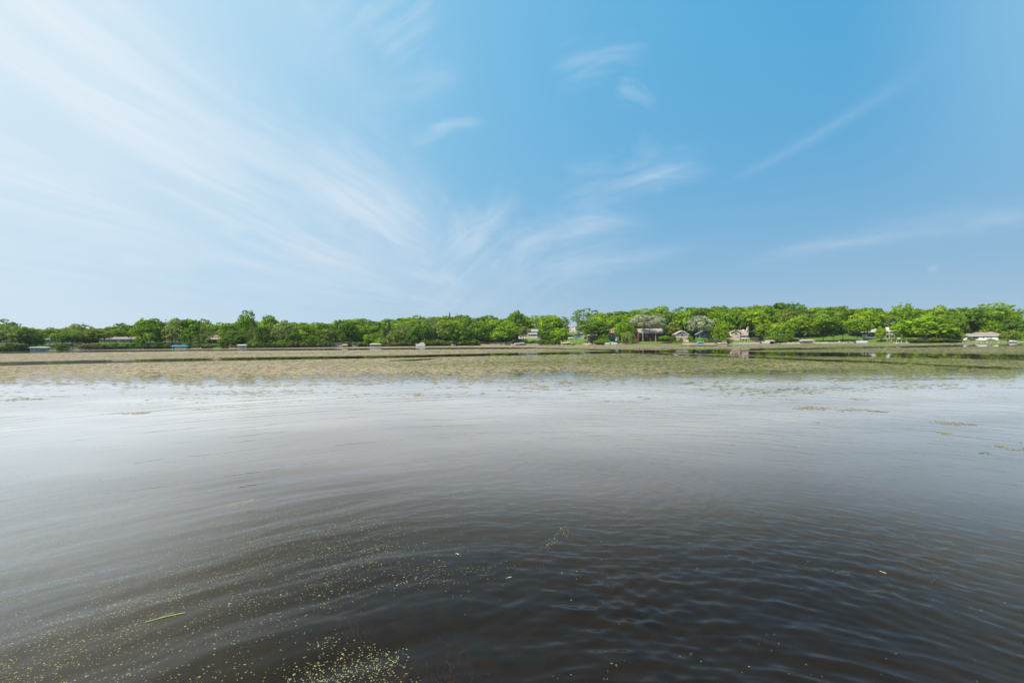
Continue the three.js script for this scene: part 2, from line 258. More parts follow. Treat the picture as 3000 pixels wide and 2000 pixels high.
// ---------------------------------------------------------------- trees
const TONES = [[0.16, 0.265, 0.026], [0.215, 0.325, 0.022], [0.115, 0.205, 0.03], [0.225, 0.29, 0.1], [0.38, 0.415, 0.39], [0.2, 0.19, 0.09], [0.05, 0.1, 0.06], [0.2, 0.26, 0.05], [0.205, 0.33, 0.02], [0.25, 0.37, 0.016]]
  .map(([r, g, b]) => [r * 1.06, g * 1.08, b * 0.75]).map(([r, g, b]) => new THREE.MeshPhysicalMaterial({ color: new THREE.Color().setRGB(r, g, b), vertexColors: true, roughness: 0.9, transmission: 0.5, thickness: 0, side: THREE.DoubleSide, specularIntensity: 0.1 }));
const BARK = [std(0.10, 0.075, 0.055, 0.95), std(0.55, 0.53, 0.48, 0.8), std(0.2, 0.17, 0.14, 0.95)];
function crownShape(kind, seed) {
  const r = rng(seed * 101 + 7), pos = [], col = [], V = (x, y, z) => new THREE.Vector3(x, y, z);
  const a = V(0, 0, 0), b = V(0, 0, 0), n = V(0, 0, 0), q = V(0, 0, 0);
  const leaf = (p, out, size, tone) => {
    n.copy(out).normalize().add(q.set(r() - 0.5, r() - 0.5, r() - 0.5).multiplyScalar(1.7)).normalize();
    a.set(r() - 0.5, r() - 0.5, r() - 0.5).cross(n).normalize(); b.copy(n).cross(a);
    const s = size * (0.6 + 0.8 * r()), e = 0.55 + 0.3 * r(), k = (0.5 - r()) * 0.5;
    const c = [[-s, k * s * 0.4], [0, -e * s], [s, -k * s * 0.4], [0, e * s]].map(([x, y]) => [p.x + a.x * x + b.x * y, p.y + a.y * x + b.y * y, p.z + a.z * x + b.z * y]);
    pos.push(...c[0], ...c[1], ...c[2], ...c[0], ...c[2], ...c[3]);
    const t = tone * (0.72 + 0.56 * r()), w = 0.93 + 0.14 * r();
    for (let i = 0; i < 6; i++) col.push(t * w, t, t * (1.06 - 0.1 * r()));
  };
  const lobes = (count, inner, r0, r1, perLobe, size, squash, low) => {
    for (let i = 0; i < count; i++) {
      const g = (i + 0.5) / count, cy = lerp(1, low, g), ring = Math.sqrt(Math.max(0, 1 - cy * cy)), th = i * 2.399963 + (r() - 0.5) * 1.2, rad = lerp(r0, r1, r()), k = inner * (0.82 + 0.3 * r());
      const c = V(Math.cos(th) * ring * 0.5 * k, 0.5 + cy * 0.5 * k, Math.sin(th) * ring * 0.5 * k), tone = 0.75 + 0.5 * r();
      const m = Math.round(perLobe * rad * rad / (0.16 * 0.16));
      for (let j = 0; j < m; j++) {
        const d = V(r() - 0.5, r() - 0.5, r() - 0.5).normalize(); if (d.y < -0.3 && r() < 0.6) d.y *= -1;
        const rr = rad * (0.62 + 0.45 * Math.sqrt(r())) * (1 + 0.25 * noise(d.x * 2 + i * 7, d.y * 2 + d.z * 3));
        leaf(V(c.x + d.x * rr, c.y + d.y * rr * squash, c.z + d.z * rr), d, size, tone);
      }
    }
  };
  if (kind === 'broad') { lobes(30, 0.78, 0.12, 0.2, 62, 0.042, 0.72, -0.75); lobes(8, 0.35, 0.16, 0.22, 30, 0.045, 0.8, -0.6); lobes(14, 0.86, 0.05, 0.09, 60, 0.034, 0.7, -0.2); }
  else if (kind === 'loose') { lobes(26, 0.84, 0.075, 0.13, 52, 0.036, 0.62, -0.6); lobes(8, 0.4, 0.1, 0.17, 36, 0.038, 0.7, -0.5); lobes(12, 0.88, 0.04, 0.07, 60, 0.03, 0.6, 0); }
  else if (kind === 'dome') { lobes(46, 0.84, 0.095, 0.145, 74, 0.036, 0.85, -0.9); lobes(8, 0.4, 0.18, 0.24, 26, 0.045, 0.9, -0.6); }
  else if (kind === 'shrub') { lobes(18, 0.7, 0.16, 0.24, 34, 0.06, 0.85, -0.4); lobes(8, 0.95, 0.08, 0.12, 40, 0.05, 0.8, -0.2); for (let i = 1; i < pos.length; i += 3) pos[i] = Math.max(0, pos[i] * 1.25 - 0.22); }
  else if (kind === 'willow') {
    for (let i = 0; i < 170; i++) {
      const g = Math.sqrt(r()), th = r() * 6.283, top = V(Math.cos(th) * g * 0.42, 0.62 + 0.38 * Math.sqrt(1 - g * g) - 0.08 * r(), Math.sin(th) * g * 0.42), len = (0.25 + 0.5 * r()) * (0.5 + 0.7 * g), tone = 0.75 + 0.5 * r();
      for (let j = 0; j < 14; j++) { const k = j / 13, o = 0.09 * Math.sin(k * 1.6) * g; leaf(V(top.x + Math.cos(th) * o + (r() - 0.5) * 0.04, Math.max(0, top.y - len * k * k - 0.02 * k), top.z + Math.sin(th) * o + (r() - 0.5) * 0.04), V(Math.cos(th), 0.3, Math.sin(th)), 0.034, tone); }
    }
  } else {                                               // spruce
    for (let i = 0; i < 26; i++) { const y = i / 26, R = 0.5 * Math.pow(1 - y, 0.85) * (0.85 + 0.3 * r()); const m = Math.round(8 + 40 * (1 - y)); const tone = 0.75 + 0.5 * r();
      for (let j = 0; j < m; j++) { const th = r() * 6.283, g = R * (0.35 + 0.65 * Math.sqrt(r())) * (0.8 + 0.35 * noise(th * 1.7, i)); leaf(V(Math.cos(th) * g, y - 0.12 * g + 0.015 * r(), Math.sin(th) * g), V(Math.cos(th), 0.7, Math.sin(th)), 0.055, tone); } }
  }
  const g = new THREE.BufferGeometry();
  g.setAttribute('position', new THREE.Float32BufferAttribute(pos, 3)); g.setAttribute('color', new THREE.Float32BufferAttribute(col, 3)); g.computeVertexNormals();
  return g;
}
function trunkShape(seed) {                               // 1 high; leans a little and forks into limbs
  const r = rng(seed * 31 + 3), list = [], limb = (p, q, r0, r1, seg) => {
    const d = new THREE.Vector3().subVectors(q, p), g = new THREE.CylinderGeometry(r1, r0, d.length(), seg, 1, true);
    g.translate(0, d.length() / 2, 0); g.applyQuaternion(new THREE.Quaternion().setFromUnitVectors(new THREE.Vector3(0, 1, 0), d.normalize())); g.translate(p.x, p.y, p.z); list.push(g);
  };
  const V = (x, y, z) => new THREE.Vector3(x, y, z), a = V(0, -0.06, 0), b = V((r() - 0.5) * 0.04, 0.3, (r() - 0.5) * 0.04), c = V((r() - 0.5) * 0.1, 0.58, (r() - 0.5) * 0.1), e = V((r() - 0.5) * 0.14, 0.92, (r() - 0.5) * 0.14);
  limb(a, b, 0.028, 0.02, 7); limb(b, c, 0.02, 0.015, 7); limb(c, e, 0.015, 0.004, 6);
  for (let i = 0; i < 6; i++) { const s = i < 3 ? b : c, th = i * 2.1 + r(), l = 0.16 + 0.14 * r(); limb(s, V(s.x + Math.cos(th) * l, s.y + 0.14 + 0.16 * r(), s.z + Math.sin(th) * l), 0.011, 0.003, 5); }
  return mergeGeometries(list);
}
const CROWNS = {}; for (const [k, n] of [['broad', 6], ['loose', 4], ['dome', 3], ['shrub', 4], ['willow', 1], ['spruce', 2]]) CROWNS[k] = [...Array(n).keys()].map((i) => crownShape(k, i + k.length * 10));
const TRUNKS = [1, 2, 3, 4].map(trunkShape), WORD = { broad: 'broadleaf_tree', loose: 'broadleaf_tree', dome: 'broadleaf_tree', shrub: 'shrub', willow: 'weeping_bush', spruce: 'spruce_tree' };
const treeRng = rng(2024);
// bearing, height line of the top, width on the bearing scale, metres behind the waterline, share of the height that is bare trunk
function plant(u, v, w, t, kind, tone, bare, label, group, bark = 0, base) {
  const p = at(u, t), y0 = base ?? land(u, t), H = Math.max(0.6, rise(u, v, p.d) - y0), wide = w * p.s * (t > 3 ? 1.1 : 1), r = treeRng;
  const g = thing(WORD[kind], label, kind === 'shrub' || kind === 'willow' ? 'shrub' : 'tree', group);
  g.position.set(p.x, y0, p.z); g.rotation.y = r() * 6.28;
  const set = CROWNS[kind], c = part('crown', set[Math.floor(r() * set.length)], TONES[tone], g);
  const lo = H * bare, ch = H - lo;
  c.scale.set(wide * 1.04, ch * 1.03, wide * (0.9 + 0.2 * r())); c.position.y = lo;
  if (kind !== 'shrub') { const k = part('trunk', TRUNKS[Math.floor(r() * TRUNKS.length)], BARK[bark], g), th = clamp(H * 0.55, 2.4, 9); k.scale.set(Math.min(th, wide * 0.9) * (bark === 1 ? 0.55 : 1), H * 0.9, Math.min(th, wide * 0.9) * (bark === 1 ? 0.55 : 1)); }
  else { const k = part('stem', TRUNKS[Math.floor(r() * TRUNKS.length)], BARK[0], g); k.scale.set(wide * 0.5, H * 0.7, wide * 0.5); }
  return g;
}
const N1 = 'broad', N2 = 'loose', N3 = 'dome';
const FRONT = [
  // left end
  [16, 938, 92, 5, N2, 3, 0.02, 'tall hazy tree at the far left end of the shore, foliage down to the water'],
  [76, 960, 56, 8, N1, 7, 0.1, 'lower round tree just right of the tall tree at the left end'],
  [104, 978, 36, 5, N1, 2, 0.1, 'small dark tree hanging over the long pale canopy lift at left'],
  [150, 961, 52, 26, N1, 7, 0.2, 'tree behind the white cottage at the left end'],
  [183, 975, 56, 9, N1, 0, 0.42, 'tree with thick dark trunk left of the orange-topped lawn table'],
  [213, 966, 50, 10, N2, 3, 0.4, 'slender trunked tree right beside the orange-topped lawn table'],
  [236, 947, 66, 34, N2, 7, 0.3, 'tall thin-topped tree that stands highest behind the left lawn'],
  [286, 966, 68, 11, N1, 7, 0.4, 'lawn tree with dark trunk left of the grey hip-roofed house'],
  [334, 956, 46, 36, N1, 8, 0.2, 'light green tree rising behind the left half of the grey hip-roofed house'],
  [353, 946, 30, 60, N3, 5, 0.1, 'small dull grey-green dome of a tree on the left skyline'],
  [382, 952, 72, 12, N1, 0, 0.42, 'dark trunked tree in front of the grey hip-roofed house'],
  [158, 1006, 40, 2.5, 'shrub', 3, 0, 'pale yellow-green bush beside the long pale canopy lift'],
  [186, 1011, 26, 1.8, 'shrub', 2, 0, 'dark bush at the foot of the thick dark trunk on the left'],
  // wall of trees
  [440, 936, 74, 5, N1, 0, 0.04, 'first tree of the dense wall right of the grey hip-roofed house'],
  [484, 938, 56, 6, N2, 7, 0.03, 'loose-topped tree in the tree wall left of the blue canopy'],
  [519, 935, 58, 5, N1, 3, 0.05, 'pale green tree straight behind the blue canopy boat lift'],
  [560, 935, 56, 6, N1, 0, 0.03, 'tall tree right of the blue canopy boat lift'],
  [594, 936, 48, 7, N2, 7, 0.06, 'open-crowned tree ending the dense wall, left of the brown house'],
  [588, 976, 40, 4, N2, 3, 0.2, 'small pale tree at the left edge of the brown house lawn'],
  [620, 972, 40, 6, N2, 3, 0.45, 'thin white-stemmed tree in front of the brown house', 1],
  [640, 948, 56, 44, N1, 8, 0.1, 'light tree rising behind the roof of the brown house'],
  [668, 950, 54, 32, N1, 1, 0.1, 'yellow-green tree behind the right end of the brown house'],
  [682, 972, 62, 4, N1, 2, 0.04, 'dark green tree by the water right of the brown house lawn'],
  [724, 918, 50, 16, N3, 0, 0.1, 'tall round-headed tree standing above all others on the left shore'],
  [742, 958, 34, 9, N2, 5, 0.15, 'brownish thin tree under the tall round-headed tree'],
  [764, 956, 42, 4, N1, 2, 0.02, 'dark round tree at the water right of the tall round-headed tree'],
  [790, 926, 52, 30, N1, 1, 0.1, 'bright yellow-green tree on the skyline right of the tall round-headed tree'],
  [802, 952, 32, 14, N2, 5, 0.1, 'purplish brown tree in the middle of the left wood'],
  [836, 942, 62, 9, N1, 3, 0.03, 'grey-green willow-like tree in the middle of the left wood'],
  [858, 972, 40, 3.5, N1, 2, 0.02, 'low dark tree at the water under the grey-green willow-like tree'],
  [890, 952, 60, 8, N1, 1, 0.05, 'bright yellow-green domed tree left of the rubble slope'],
  [912, 983, 50, 3, N1, 0, 0.02, 'low tree leaning over the water under the bright domed tree'],
  [946, 964, 46, 5, N1, 7, 0.02, 'olive tree at the water just left of the rubble slope'],
  [936, 945, 48, 20, N1, 0, 0.05, 'middle-height tree behind the olive tree by the rubble slope'],
  [1008, 938, 66, 9, N1, 2, 0.03, 'big dark tree right of the rubble slope'],
  [1060, 958, 44, 10, N1, 0, 0.05, 'tree behind the small white boat near the rubble slope'],
  [1082, 977, 38, 6, N1, 8, 0.02, 'fresh green small tree left of the brown cabin'],
  [1058, 1002, 30, 2, 'shrub', 7, 0, 'bush at the water left of the long white canopy'],
  [1106, 992, 40, 4, 'shrub', 9, 0, 'bright yellow-green bush above the long white canopy'],
  [1104, 973, 26, 16, N2, 3, 0.1, 'pale wispy tree beside the brown cabin roof'],
  [1124, 955, 26, 30, 'spruce', 2, 0, 'dark spruce left of the tall pointed blue spruce'],
  [1140, 939, 24, 26, 'spruce', 6, 0, 'tall pointed blue-green spruce behind the white pergola'],
  [1160, 968, 50, 5, N1, 7, 0.03, 'tree at the water right of the white pergola'],
  [1182, 945, 62, 9, N2, 3, 0.04, 'pale sage tree above the water left of the flat tan canopy'],
  [1210, 968, 44, 4, N1, 2, 0.02, 'dark low tree left of the flat tan canopy'],
  [1240, 947, 70, 6, N1, 2, 0.03, 'big dark tree right above the flat tan canopy'],
  [1262, 934, 60, 40, N2, 3, 0.1, 'pale blossoming tree high in the middle wood'],
  [1286, 955, 46, 7, N2, 3, 0.04, 'tree flecked with pale blossom near the flat tan canopy'],
  [1322, 943, 64, 6, N1, 0, 0.06, 'broad tree with shaded base in the middle wood'],
  [1318, 916, 16, 110, 'spruce', 6, 0, 'thin dark spruce tip on the middle skyline'],
  [1346, 919, 46, 60, N2, 7, 0.1, 'open see-through tree on the middle skyline beside the thin spruce tip'],
  [1376, 934, 34, 24, N3, 2, 0.05, 'dark compact tree in the upper middle wood'],
  [1362, 962, 50, 5, N1, 2, 0.06, 'shaded tree at the left end of the tan stone shore wall'],
  [1402, 944, 62, 8, N1, 0, 0.06, 'tree behind the left part of the tan stone shore wall'],
  [1452, 970, 64, 6, N1, 8, 0.15, 'fresh green tree with visible trunks above the tan stone shore wall'],
  [1484, 942, 62, 10, N1, 8, 0.05, 'tall green tree left of the two-storey white house'],
  [1512, 912, 54, 44, N1, 0, 0.1, 'tallest tree left of the two-storey white house'],
  [1533, 957, 36, 7, N3, 7, 0.48, 'lawn tree with bare dark trunk in front of the two-storey white house'],
  [1618, 928, 84, 46, N1, 1, 0.05, 'wide bright tree right of the two-storey white house'],
  [1606, 950, 52, 7, N1, 2, 0.03, 'dark tree touching the right wall of the two-storey white house'],
  [1636, 962, 50, 6, N1, 8, 0.02, 'tree in front of the wide bright tree, left of the white carport'],
  [1654, 928, 36, 104, N2, 7, 0.1, 'thin tree on the skyline left of the white gabled house on the hill'],
  [1722, 906, 86, 116, N2, 0, 0.1, 'large tree on the skyline right of the white gabled house on the hill'],
  [1714, 938, 44, 100, N1, 0, 0.1, 'tree close right of the white gabled house on the hill'],
  [1690, 972, 22, 12, N2, 7, 0.3, 'small dusky tree in front of the teal house'],
  [1744, 944, 92, 9, N1, 2, 0.28, 'great spreading dark maple over the brick cottage'],
  [1766, 974, 36, 5, N1, 0, 0.05, 'lower leafy tree under the right side of the spreading maple'],
  [1830, 946, 58, 10, N3, 8, 0.2, 'fresh green round tree right of the red-roofed grey house'],
  [1842, 973, 40, 4, 'willow', 3, 0, 'weeping yellow-green bush on the lawn left of the red brick house'],
  [1884, 923, 58, 13, N3, 4, 0.52, 'left silvery poplar with two white stems before the red brick house', 1],
  [1922, 926, 54, 12, N3, 4, 0.5, 'right silvery poplar with single white stem before the red brick house', 1],
  [1946, 939, 26, 30, 'spruce', 6, 0, 'dark blue spruce at the right end of the red brick house'],
  [1948, 983, 30, 6, N1, 8, 0.35, 'small round lawn tree left of the orange kayaks'],
  [1972, 946, 44, 34, N1, 7, 0.1, 'tree between the dark blue spruce and the navy gabled house'],
  [2004, 922, 62, 48, N1, 1, 0.1, 'bright tree rising behind the navy gabled house'],
  [1973, 982, 14, 12, N3, 2, 0, 'narrow dark evergreen left of the navy gabled house'],
  [1984, 998, 14, 8, 'shrub', 7, 0, 'low round bush by the left corner of the navy gabled house'],
  [1995, 991, 11, 7, 'shrub', 8, 0, 'clipped upright bush in front of the navy gabled house'],
  [2023, 984, 15, 9, N1, 8, 0.3, 'small round tree by the right corner of the navy gabled house'],
  [2050, 927, 68, 12, N3, 4, 0.4, 'silvery white poplar in front of the blue-grey house', 1],
  [2055, 991, 40, 6, 'shrub', 9, 0, 'bright golden-green bush above the teal canopy'],
  [2089, 968, 14, 12, N1, 8, 0.05, 'slim green tree between the blue-grey house and the dense round tree'],
  [2113, 945, 42, 9, N3, 1, 0.03, 'dense egg-shaped green tree left of the beige house'],
  [2134, 924, 40, 40, N2, 3, 0.05, 'soft sage tree behind the dense egg-shaped tree'],
  [2205, 912, 74, 44, N1, 9, 0.1, 'brilliant yellow-green tree above the beige house roof'],
  [2240, 946, 50, 30, N1, 0, 0.03, 'green tree right of the transformer pole'],
  [2262, 978, 36, 9, N1, 0, 0.03, 'small leafy tree behind the twin-side tan boat cover'],
  [2282, 908, 66, 66, N1, 0, 0.05, 'full green tree on the slope behind the bright white upper-slope house'],
  [2292, 888, 70, 84, N1, 2, 0.1, 'dark broad tree on the highest part of the right skyline'],
  [2330, 885, 54, 70, N2, 2, 0.1, 'dark airy tree topping the right skyline'],
  [2296, 945, 62, 12, N1, 8, 0.12, 'bright spreading tree over the white porch with stairs'],
  [2298, 978, 40, 7, N1, 0, 0.06, 'low bushy tree beside the white porch with stairs'],
  [2346, 926, 64, 14, N1, 8, 0.34, 'thick-trunked tree right of the white porch with stairs'],
  [2376, 958, 40, 12, N2, 8, 0.3, 'small lawn tree above the large grey boat cover'],
  [2412, 924, 78, 14, N1, 0, 0.36, 'shady lawn tree with reddish trunk right of the large grey boat cover'],
  [2442, 950, 56, 16, N1, 2, 0.3, 'dark low-branched tree in the shade of the right lawn'],
  [2470, 940, 54, 22, N1, 8, 0.2, 'tree in front of the pink house on the hill'],
  [2542, 910, 84, 46, N1, 9, 0.1, 'vivid yellow-green dome above the slate blue house'],
  [2512, 936, 62, 13, N1, 8, 0.34, 'tree with two dark trunks behind the white pontoon boat'],
  [2532, 946, 40, 15, N1, 0, 0.34, 'tree with slim trunk at the left wall of the slate blue house'],
  [2581, 958, 24, 8, N1, 1, 0.05, 'small light tree before the slate blue house'],
  [2606, 944, 34, 42, N2, 7, 0.15, 'thin-leaved tree behind the chimney of the slate blue house'],
  [2644, 887, 66, 40, N2, 8, 0.08, 'very tall open tree right of the slate blue house'],
  [2648, 926, 40, 38, N1, 2, 0.05, 'dark tree below the very tall open tree'],
  [2706, 926, 124, 7, N1, 8, 0.01, 'huge light green tree spreading down to the water on the right shore'],
  [2676, 906, 56, 40, N1, 8, 0.08, 'tree behind the huge light green tree, left shoulder'],
  [2746, 900, 66, 36, N1, 1, 0.08, 'bright tree above the huge light green tree, right shoulder'],
  [2790, 964, 52, 4.5, N1, 8, 0.02, 'leafy tree at the water left of the white ranch house'],
  [2838, 902, 92, 32, N1, 2, 0.1, 'big blue-green tree right behind the white ranch house'],
  [2800, 916, 50, 24, N1, 0, 0.08, 'tree left of the big blue-green tree behind the ranch house'],
  [2918, 889, 112, 44, N2, 8, 0.14, 'tall airy tree with sky gaps behind the chimney of the ranch house'],
  [2888, 942, 54, 30, N1, 8, 0.08, 'lower tree directly behind the roof of the ranch house'],
  [2962, 938, 56, 36, N1, 2, 0.05, 'dark tree in front of the far right rooftops'],
  [2960, 972, 40, 12, 'shrub', 7, 0, 'rounded bush at the right end of the white ranch house'],
  [2992, 972, 44, 14, 'shrub', 8, 0, 'bright bush at the right edge of the lawn'],
  [2904, 993, 16, 7, 'shrub', 2, 0, 'small dark bush under the ranch house picture windows'],
  [2947, 992, 18, 7, 'shrub', 8, 0, 'small green bush at the right corner of the ranch house'],
  [2845, 992, 18, 7, 'shrub', 5, 0, 'low purplish bush before the ranch house terrace doors'],
];
for (const [u, v, w, t, kind, tone, bare, label, bark] of FRONT) plant(u, v, w, t, kind, tone, bare, label, null, bark ?? 0);
// the wood behind: every crown a tree of its own, in three belts
const SKY = [[-400, 940], [0, 945], [50, 944], [65, 957], [120, 962], [170, 964], [205, 955], [255, 955], [280, 960], [340, 958], [375, 962], [415, 942], [500, 940], [600, 942], [615, 952], [690, 943], [750, 932], [762, 942], [790, 934], [815, 942], [900, 944], [960, 942], [1020, 935], [1055, 930], [1110, 938], [1150, 932], [1200, 925], [1330, 923], [1400, 923], [1450, 926], [1485, 932], [1530, 922], [1548, 927], [1600, 921], [1650, 932], [1675, 928], [1745, 914], [1800, 911], [1880, 901], [1925, 892], [1960, 906], [2000, 894], [2085, 896], [2140, 901], [2240, 892], [2340, 892], [2360, 905], [2430, 892], [2510, 899], [2550, 899], [2580, 906], [2605, 920], [2640, 900], [2690, 898], [2760, 903], [2850, 902], [2900, 896], [2950, 906], [2980, 934], [3060, 932], [3500, 925]];
const PART_OF_WOOD = [[430, 'in the low hazy left wood'], [750, 'behind the brown house'], [1030, 'behind the rubble slope'], [1330, 'above the flat tan canopy'], [1530, 'above the tan stone wall'], [1770, 'around the white hill house'], [1960, 'behind the red brick house'], [2140, 'behind the navy house'], [2280, 'behind the beige house'], [2530, 'behind the shaded right lawn'], [2720, 'behind the slate blue house'], [9999, 'behind the white ranch house']];
const ORD = ['first', 'second', 'third', 'fourth', 'fifth', 'sixth', 'seventh', 'eighth', 'ninth', 'tenth', 'eleventh', 'twelfth', 'thirteenth', 'fourteenth', 'fifteenth', 'sixteenth', 'seventeenth', 'eighteenth', 'nineteenth', 'twentieth'], counted = new Map();
const nth = (key) => { const n = counted.get(key) ?? 0; counted.set(key, n + 1); return ORD[Math.min(n, 19)]; };
const SHADE = ['mid green', 'bright yellow-green', 'dark green', 'sage green', '', '', '', 'olive green', 'fresh green', ''];
const KEEP = [[1628, 1728, 100], [2440, 2516, 75], [2902, 2980, 76], [2962, 3040, 72], [2238, 2314, 56], [1524, 1602, 56], [2575, 2640, 44]];
for (const [t, step, drop, wide, where] of [[46, 37, 19, 54, 'mid-slope'], [82, 33, 4, 52, 'skyline']]) {
  for (let u = -260; u < 3240; u += step * (0.75 + 0.5 * treeRng())) {
    if (KEEP.some(([a, b, d]) => u > a && u < b && t < d + 4)) continue;
    const tt = t + (treeRng() - 0.5) * 16, low = u < 1000 ? 0.7 : 1, v = table(SKY, u) + drop * low * (0.6 + 0.8 * treeRng()) + (treeRng() - 0.35) * 5;
    const k = treeRng(), tone = [0, 0, 8, 8, 7, 2, 1, 3, 0, 8][Math.floor(treeRng() * 10)], zone = PART_OF_WOOD.find(([e]) => u < e)[1];
    const key = SHADE[tone] + ' ' + where + ' tree from left ' + zone;
    plant(u, v, wide * 1.2 * (0.8 + 0.5 * treeRng()) * (u < 1000 ? 0.85 : 1), tt, k < 0.7 ? 'broad' : k < 0.87 ? 'loose' : 'dome', tone, 0.08, nth(key) + ' ' + key, where + ' trees ' + zone);
  }
}
// undergrowth along the waterline, bush by bush
const BANK = [[[-60, 96], 'under the tall tree at the left end', 2, 1010], [[244, 330], 'left of and below the grey hip-roofed house', 5, 1008], [[330, 412], 'in the bank hedge below the grey hip-roofed house', 2, 1008], [[415, 500], 'under the tree wall, left of the blue canopy', 2, 1006], [[548, 606], 'under the tree wall, right of the blue canopy', 2, 1004], [[652, 694], 'under the dark tree by the brown house lawn', 0, 1004], [[730, 860], 'under the left wood', 0, 1001], [[860, 972], 'left of the rubble slope', 7, 999], [[1018, 1050], 'behind the small white boat by the rubble slope', 2, 1000], [[1140, 1214], 'left of the flat tan canopy', 2, 999], [[1246, 1400], 'under the shaded middle wood', 2, 998], [[1590, 1640], 'below the wide bright tree', 2, 996], [[1754, 1774], 'under the spreading maple', 0, 995], [[2128, 2142], 'at the foot of the beige house', 2, 994], [[2254, 2300], 'below the white porch', 0, 990], [[2640, 2780], 'under the huge light green tree', 2, 992], [[2780, 2816], 'beside the ranch house lawn', 2, 993]];
for (const [[a, b], where, tone, v] of BANK) for (let u = a; u <= b; u += 15 + 8 * treeRng()) { const k = treeRng() < 0.25 ? 7 : tone, key = (k === 7 ? 'olive' : k === 5 ? 'brownish' : 'dark green') + ' bush from left ' + where; plant(u, v + (treeRng() - 0.5) * 8, 26 + 12 * treeRng(), 1.2 + 1.5 * treeRng(), 'shrub', k, 0, nth(key) + ' ' + key, 'waterline bushes ' + where); }

// ---------------------------------------------------------------- houses
const lap = grain(64, (x, y) => (y * 4 % 1 < 0.14 ? 0.72 : 0.95) + 0.05 * noise(x * 20, y * 20)), shingle = grain(128, (x, y) => 0.82 + 0.3 * noise(x * 30, y * 60) + 0.12 * noise(x * 6, y * 6) - (y * 8 % 1 < 0.12 ? 0.15 : 0)), brickMap = grain(128, (x, y) => { const row = Math.floor(y * 16), k = (x * 8 + (row % 2) * 0.5) % 1; return (y * 16 % 1 < 0.16 || k < 0.07) ? 1.15 * 0.8 : 0.72 + 0.22 * noise(Math.floor(x * 8 + (row % 2) * 0.5) * 3.7, row * 5.1); });
const wallMat = (r, g, b, map = lap) => { const m = std(r, g, b, 0.8, { map: map.clone() }); m.map.repeat.set(1, 1); return m; };
const roofMat = (r, g, b) => std(r, g, b, 0.9, { map: shingle });
const WHITE = std(0.68, 0.68, 0.67, 0.6), CREAM = std(0.7, 0.66, 0.58, 0.7), GLASS = std(0.025, 0.032, 0.036, 0.08), CURTAIN = std(0.34, 0.38, 0.38, 0.5), DARKWOOD = std(0.05, 0.035, 0.028, 0.8), DECKWOOD = std(0.4, 0.28, 0.19, 0.8), GREYWOOD = std(0.36, 0.33, 0.29, 0.85), STONE = std(0.42, 0.36, 0.30, 0.95, { map: brickMap }), METAL = std(0.55, 0.56, 0.57, 0.4, { metalness: 0.6 });
const boxG = (x0, x1, y0, y1, z0, z1) => { const g = new THREE.BoxGeometry(x1 - x0, y1 - y0, z1 - z0), p = g.attributes.position, n = g.attributes.normal, uv = g.attributes.uv; g.translate((x0 + x1) / 2, (y0 + y1) / 2, (z0 + z1) / 2); for (let i = 0; i < p.count; i++) uv.setXY(i, Math.abs(n.getX(i)) > 0.5 ? p.getZ(i) : p.getX(i), Math.abs(n.getY(i)) > 0.5 ? p.getZ(i) : p.getY(i)); return g; };
const box = (name, x0, x1, y0, y1, z0, z1, m, g) => part(name, boxG(x0, x1, y0, y1, z0, z1), m, g);
function extrude(points, length, axis) {                  // outline in (across, up), drawn out along z (axis 'z', towards the back) or along x
  const g = new THREE.ExtrudeGeometry(new THREE.Shape(points.map(([a, b]) => new THREE.Vector2(a, b))), { depth: length, bevelEnabled: false });
  if (axis === 'z') g.translate(0, 0, -length); else { g.rotateY(Math.PI / 2); }
  return g;
}
const chevron = (h, up, th, over) => { const k = up / h; return [[-h - over, -k * over], [0, up], [h + over, -k * over], [h + over, -k * over + th], [0, up + th * 1.1], [-h - over, -k * over + th]]; };
function hipG(x0, x1, z0, z1, y, up, inX, th = 0.22) {
  const zm = (z0 + z1) / 2, P = [[x0, y, z1], [x1, y, z1], [x1, y, z0], [x0, y, z0], [x0 + inX, y + up, zm], [x1 - inX, y + up, zm]], f = [[0, 1, 5], [0, 5, 4], [1, 2, 5], [2, 3, 4], [2, 4, 5], [3, 0, 4]], pos = [], uv = [];
  for (const t of f) for (const i of t) { pos.push(...P[i]); uv.push(P[i][0], Math.hypot(P[i][1] - y, P[i][2] - zm)); }
  const g = new THREE.BufferGeometry(); g.setAttribute('position', new THREE.Float32BufferAttribute(pos, 3)); g.setAttribute('uv', new THREE.Float32BufferAttribute(uv, 2)); g.computeVertexNormals();
  return mergeGeometries([g, boxG(x0, x1, y - th, y - 0.002, z0, z1).toNonIndexed()]);
}
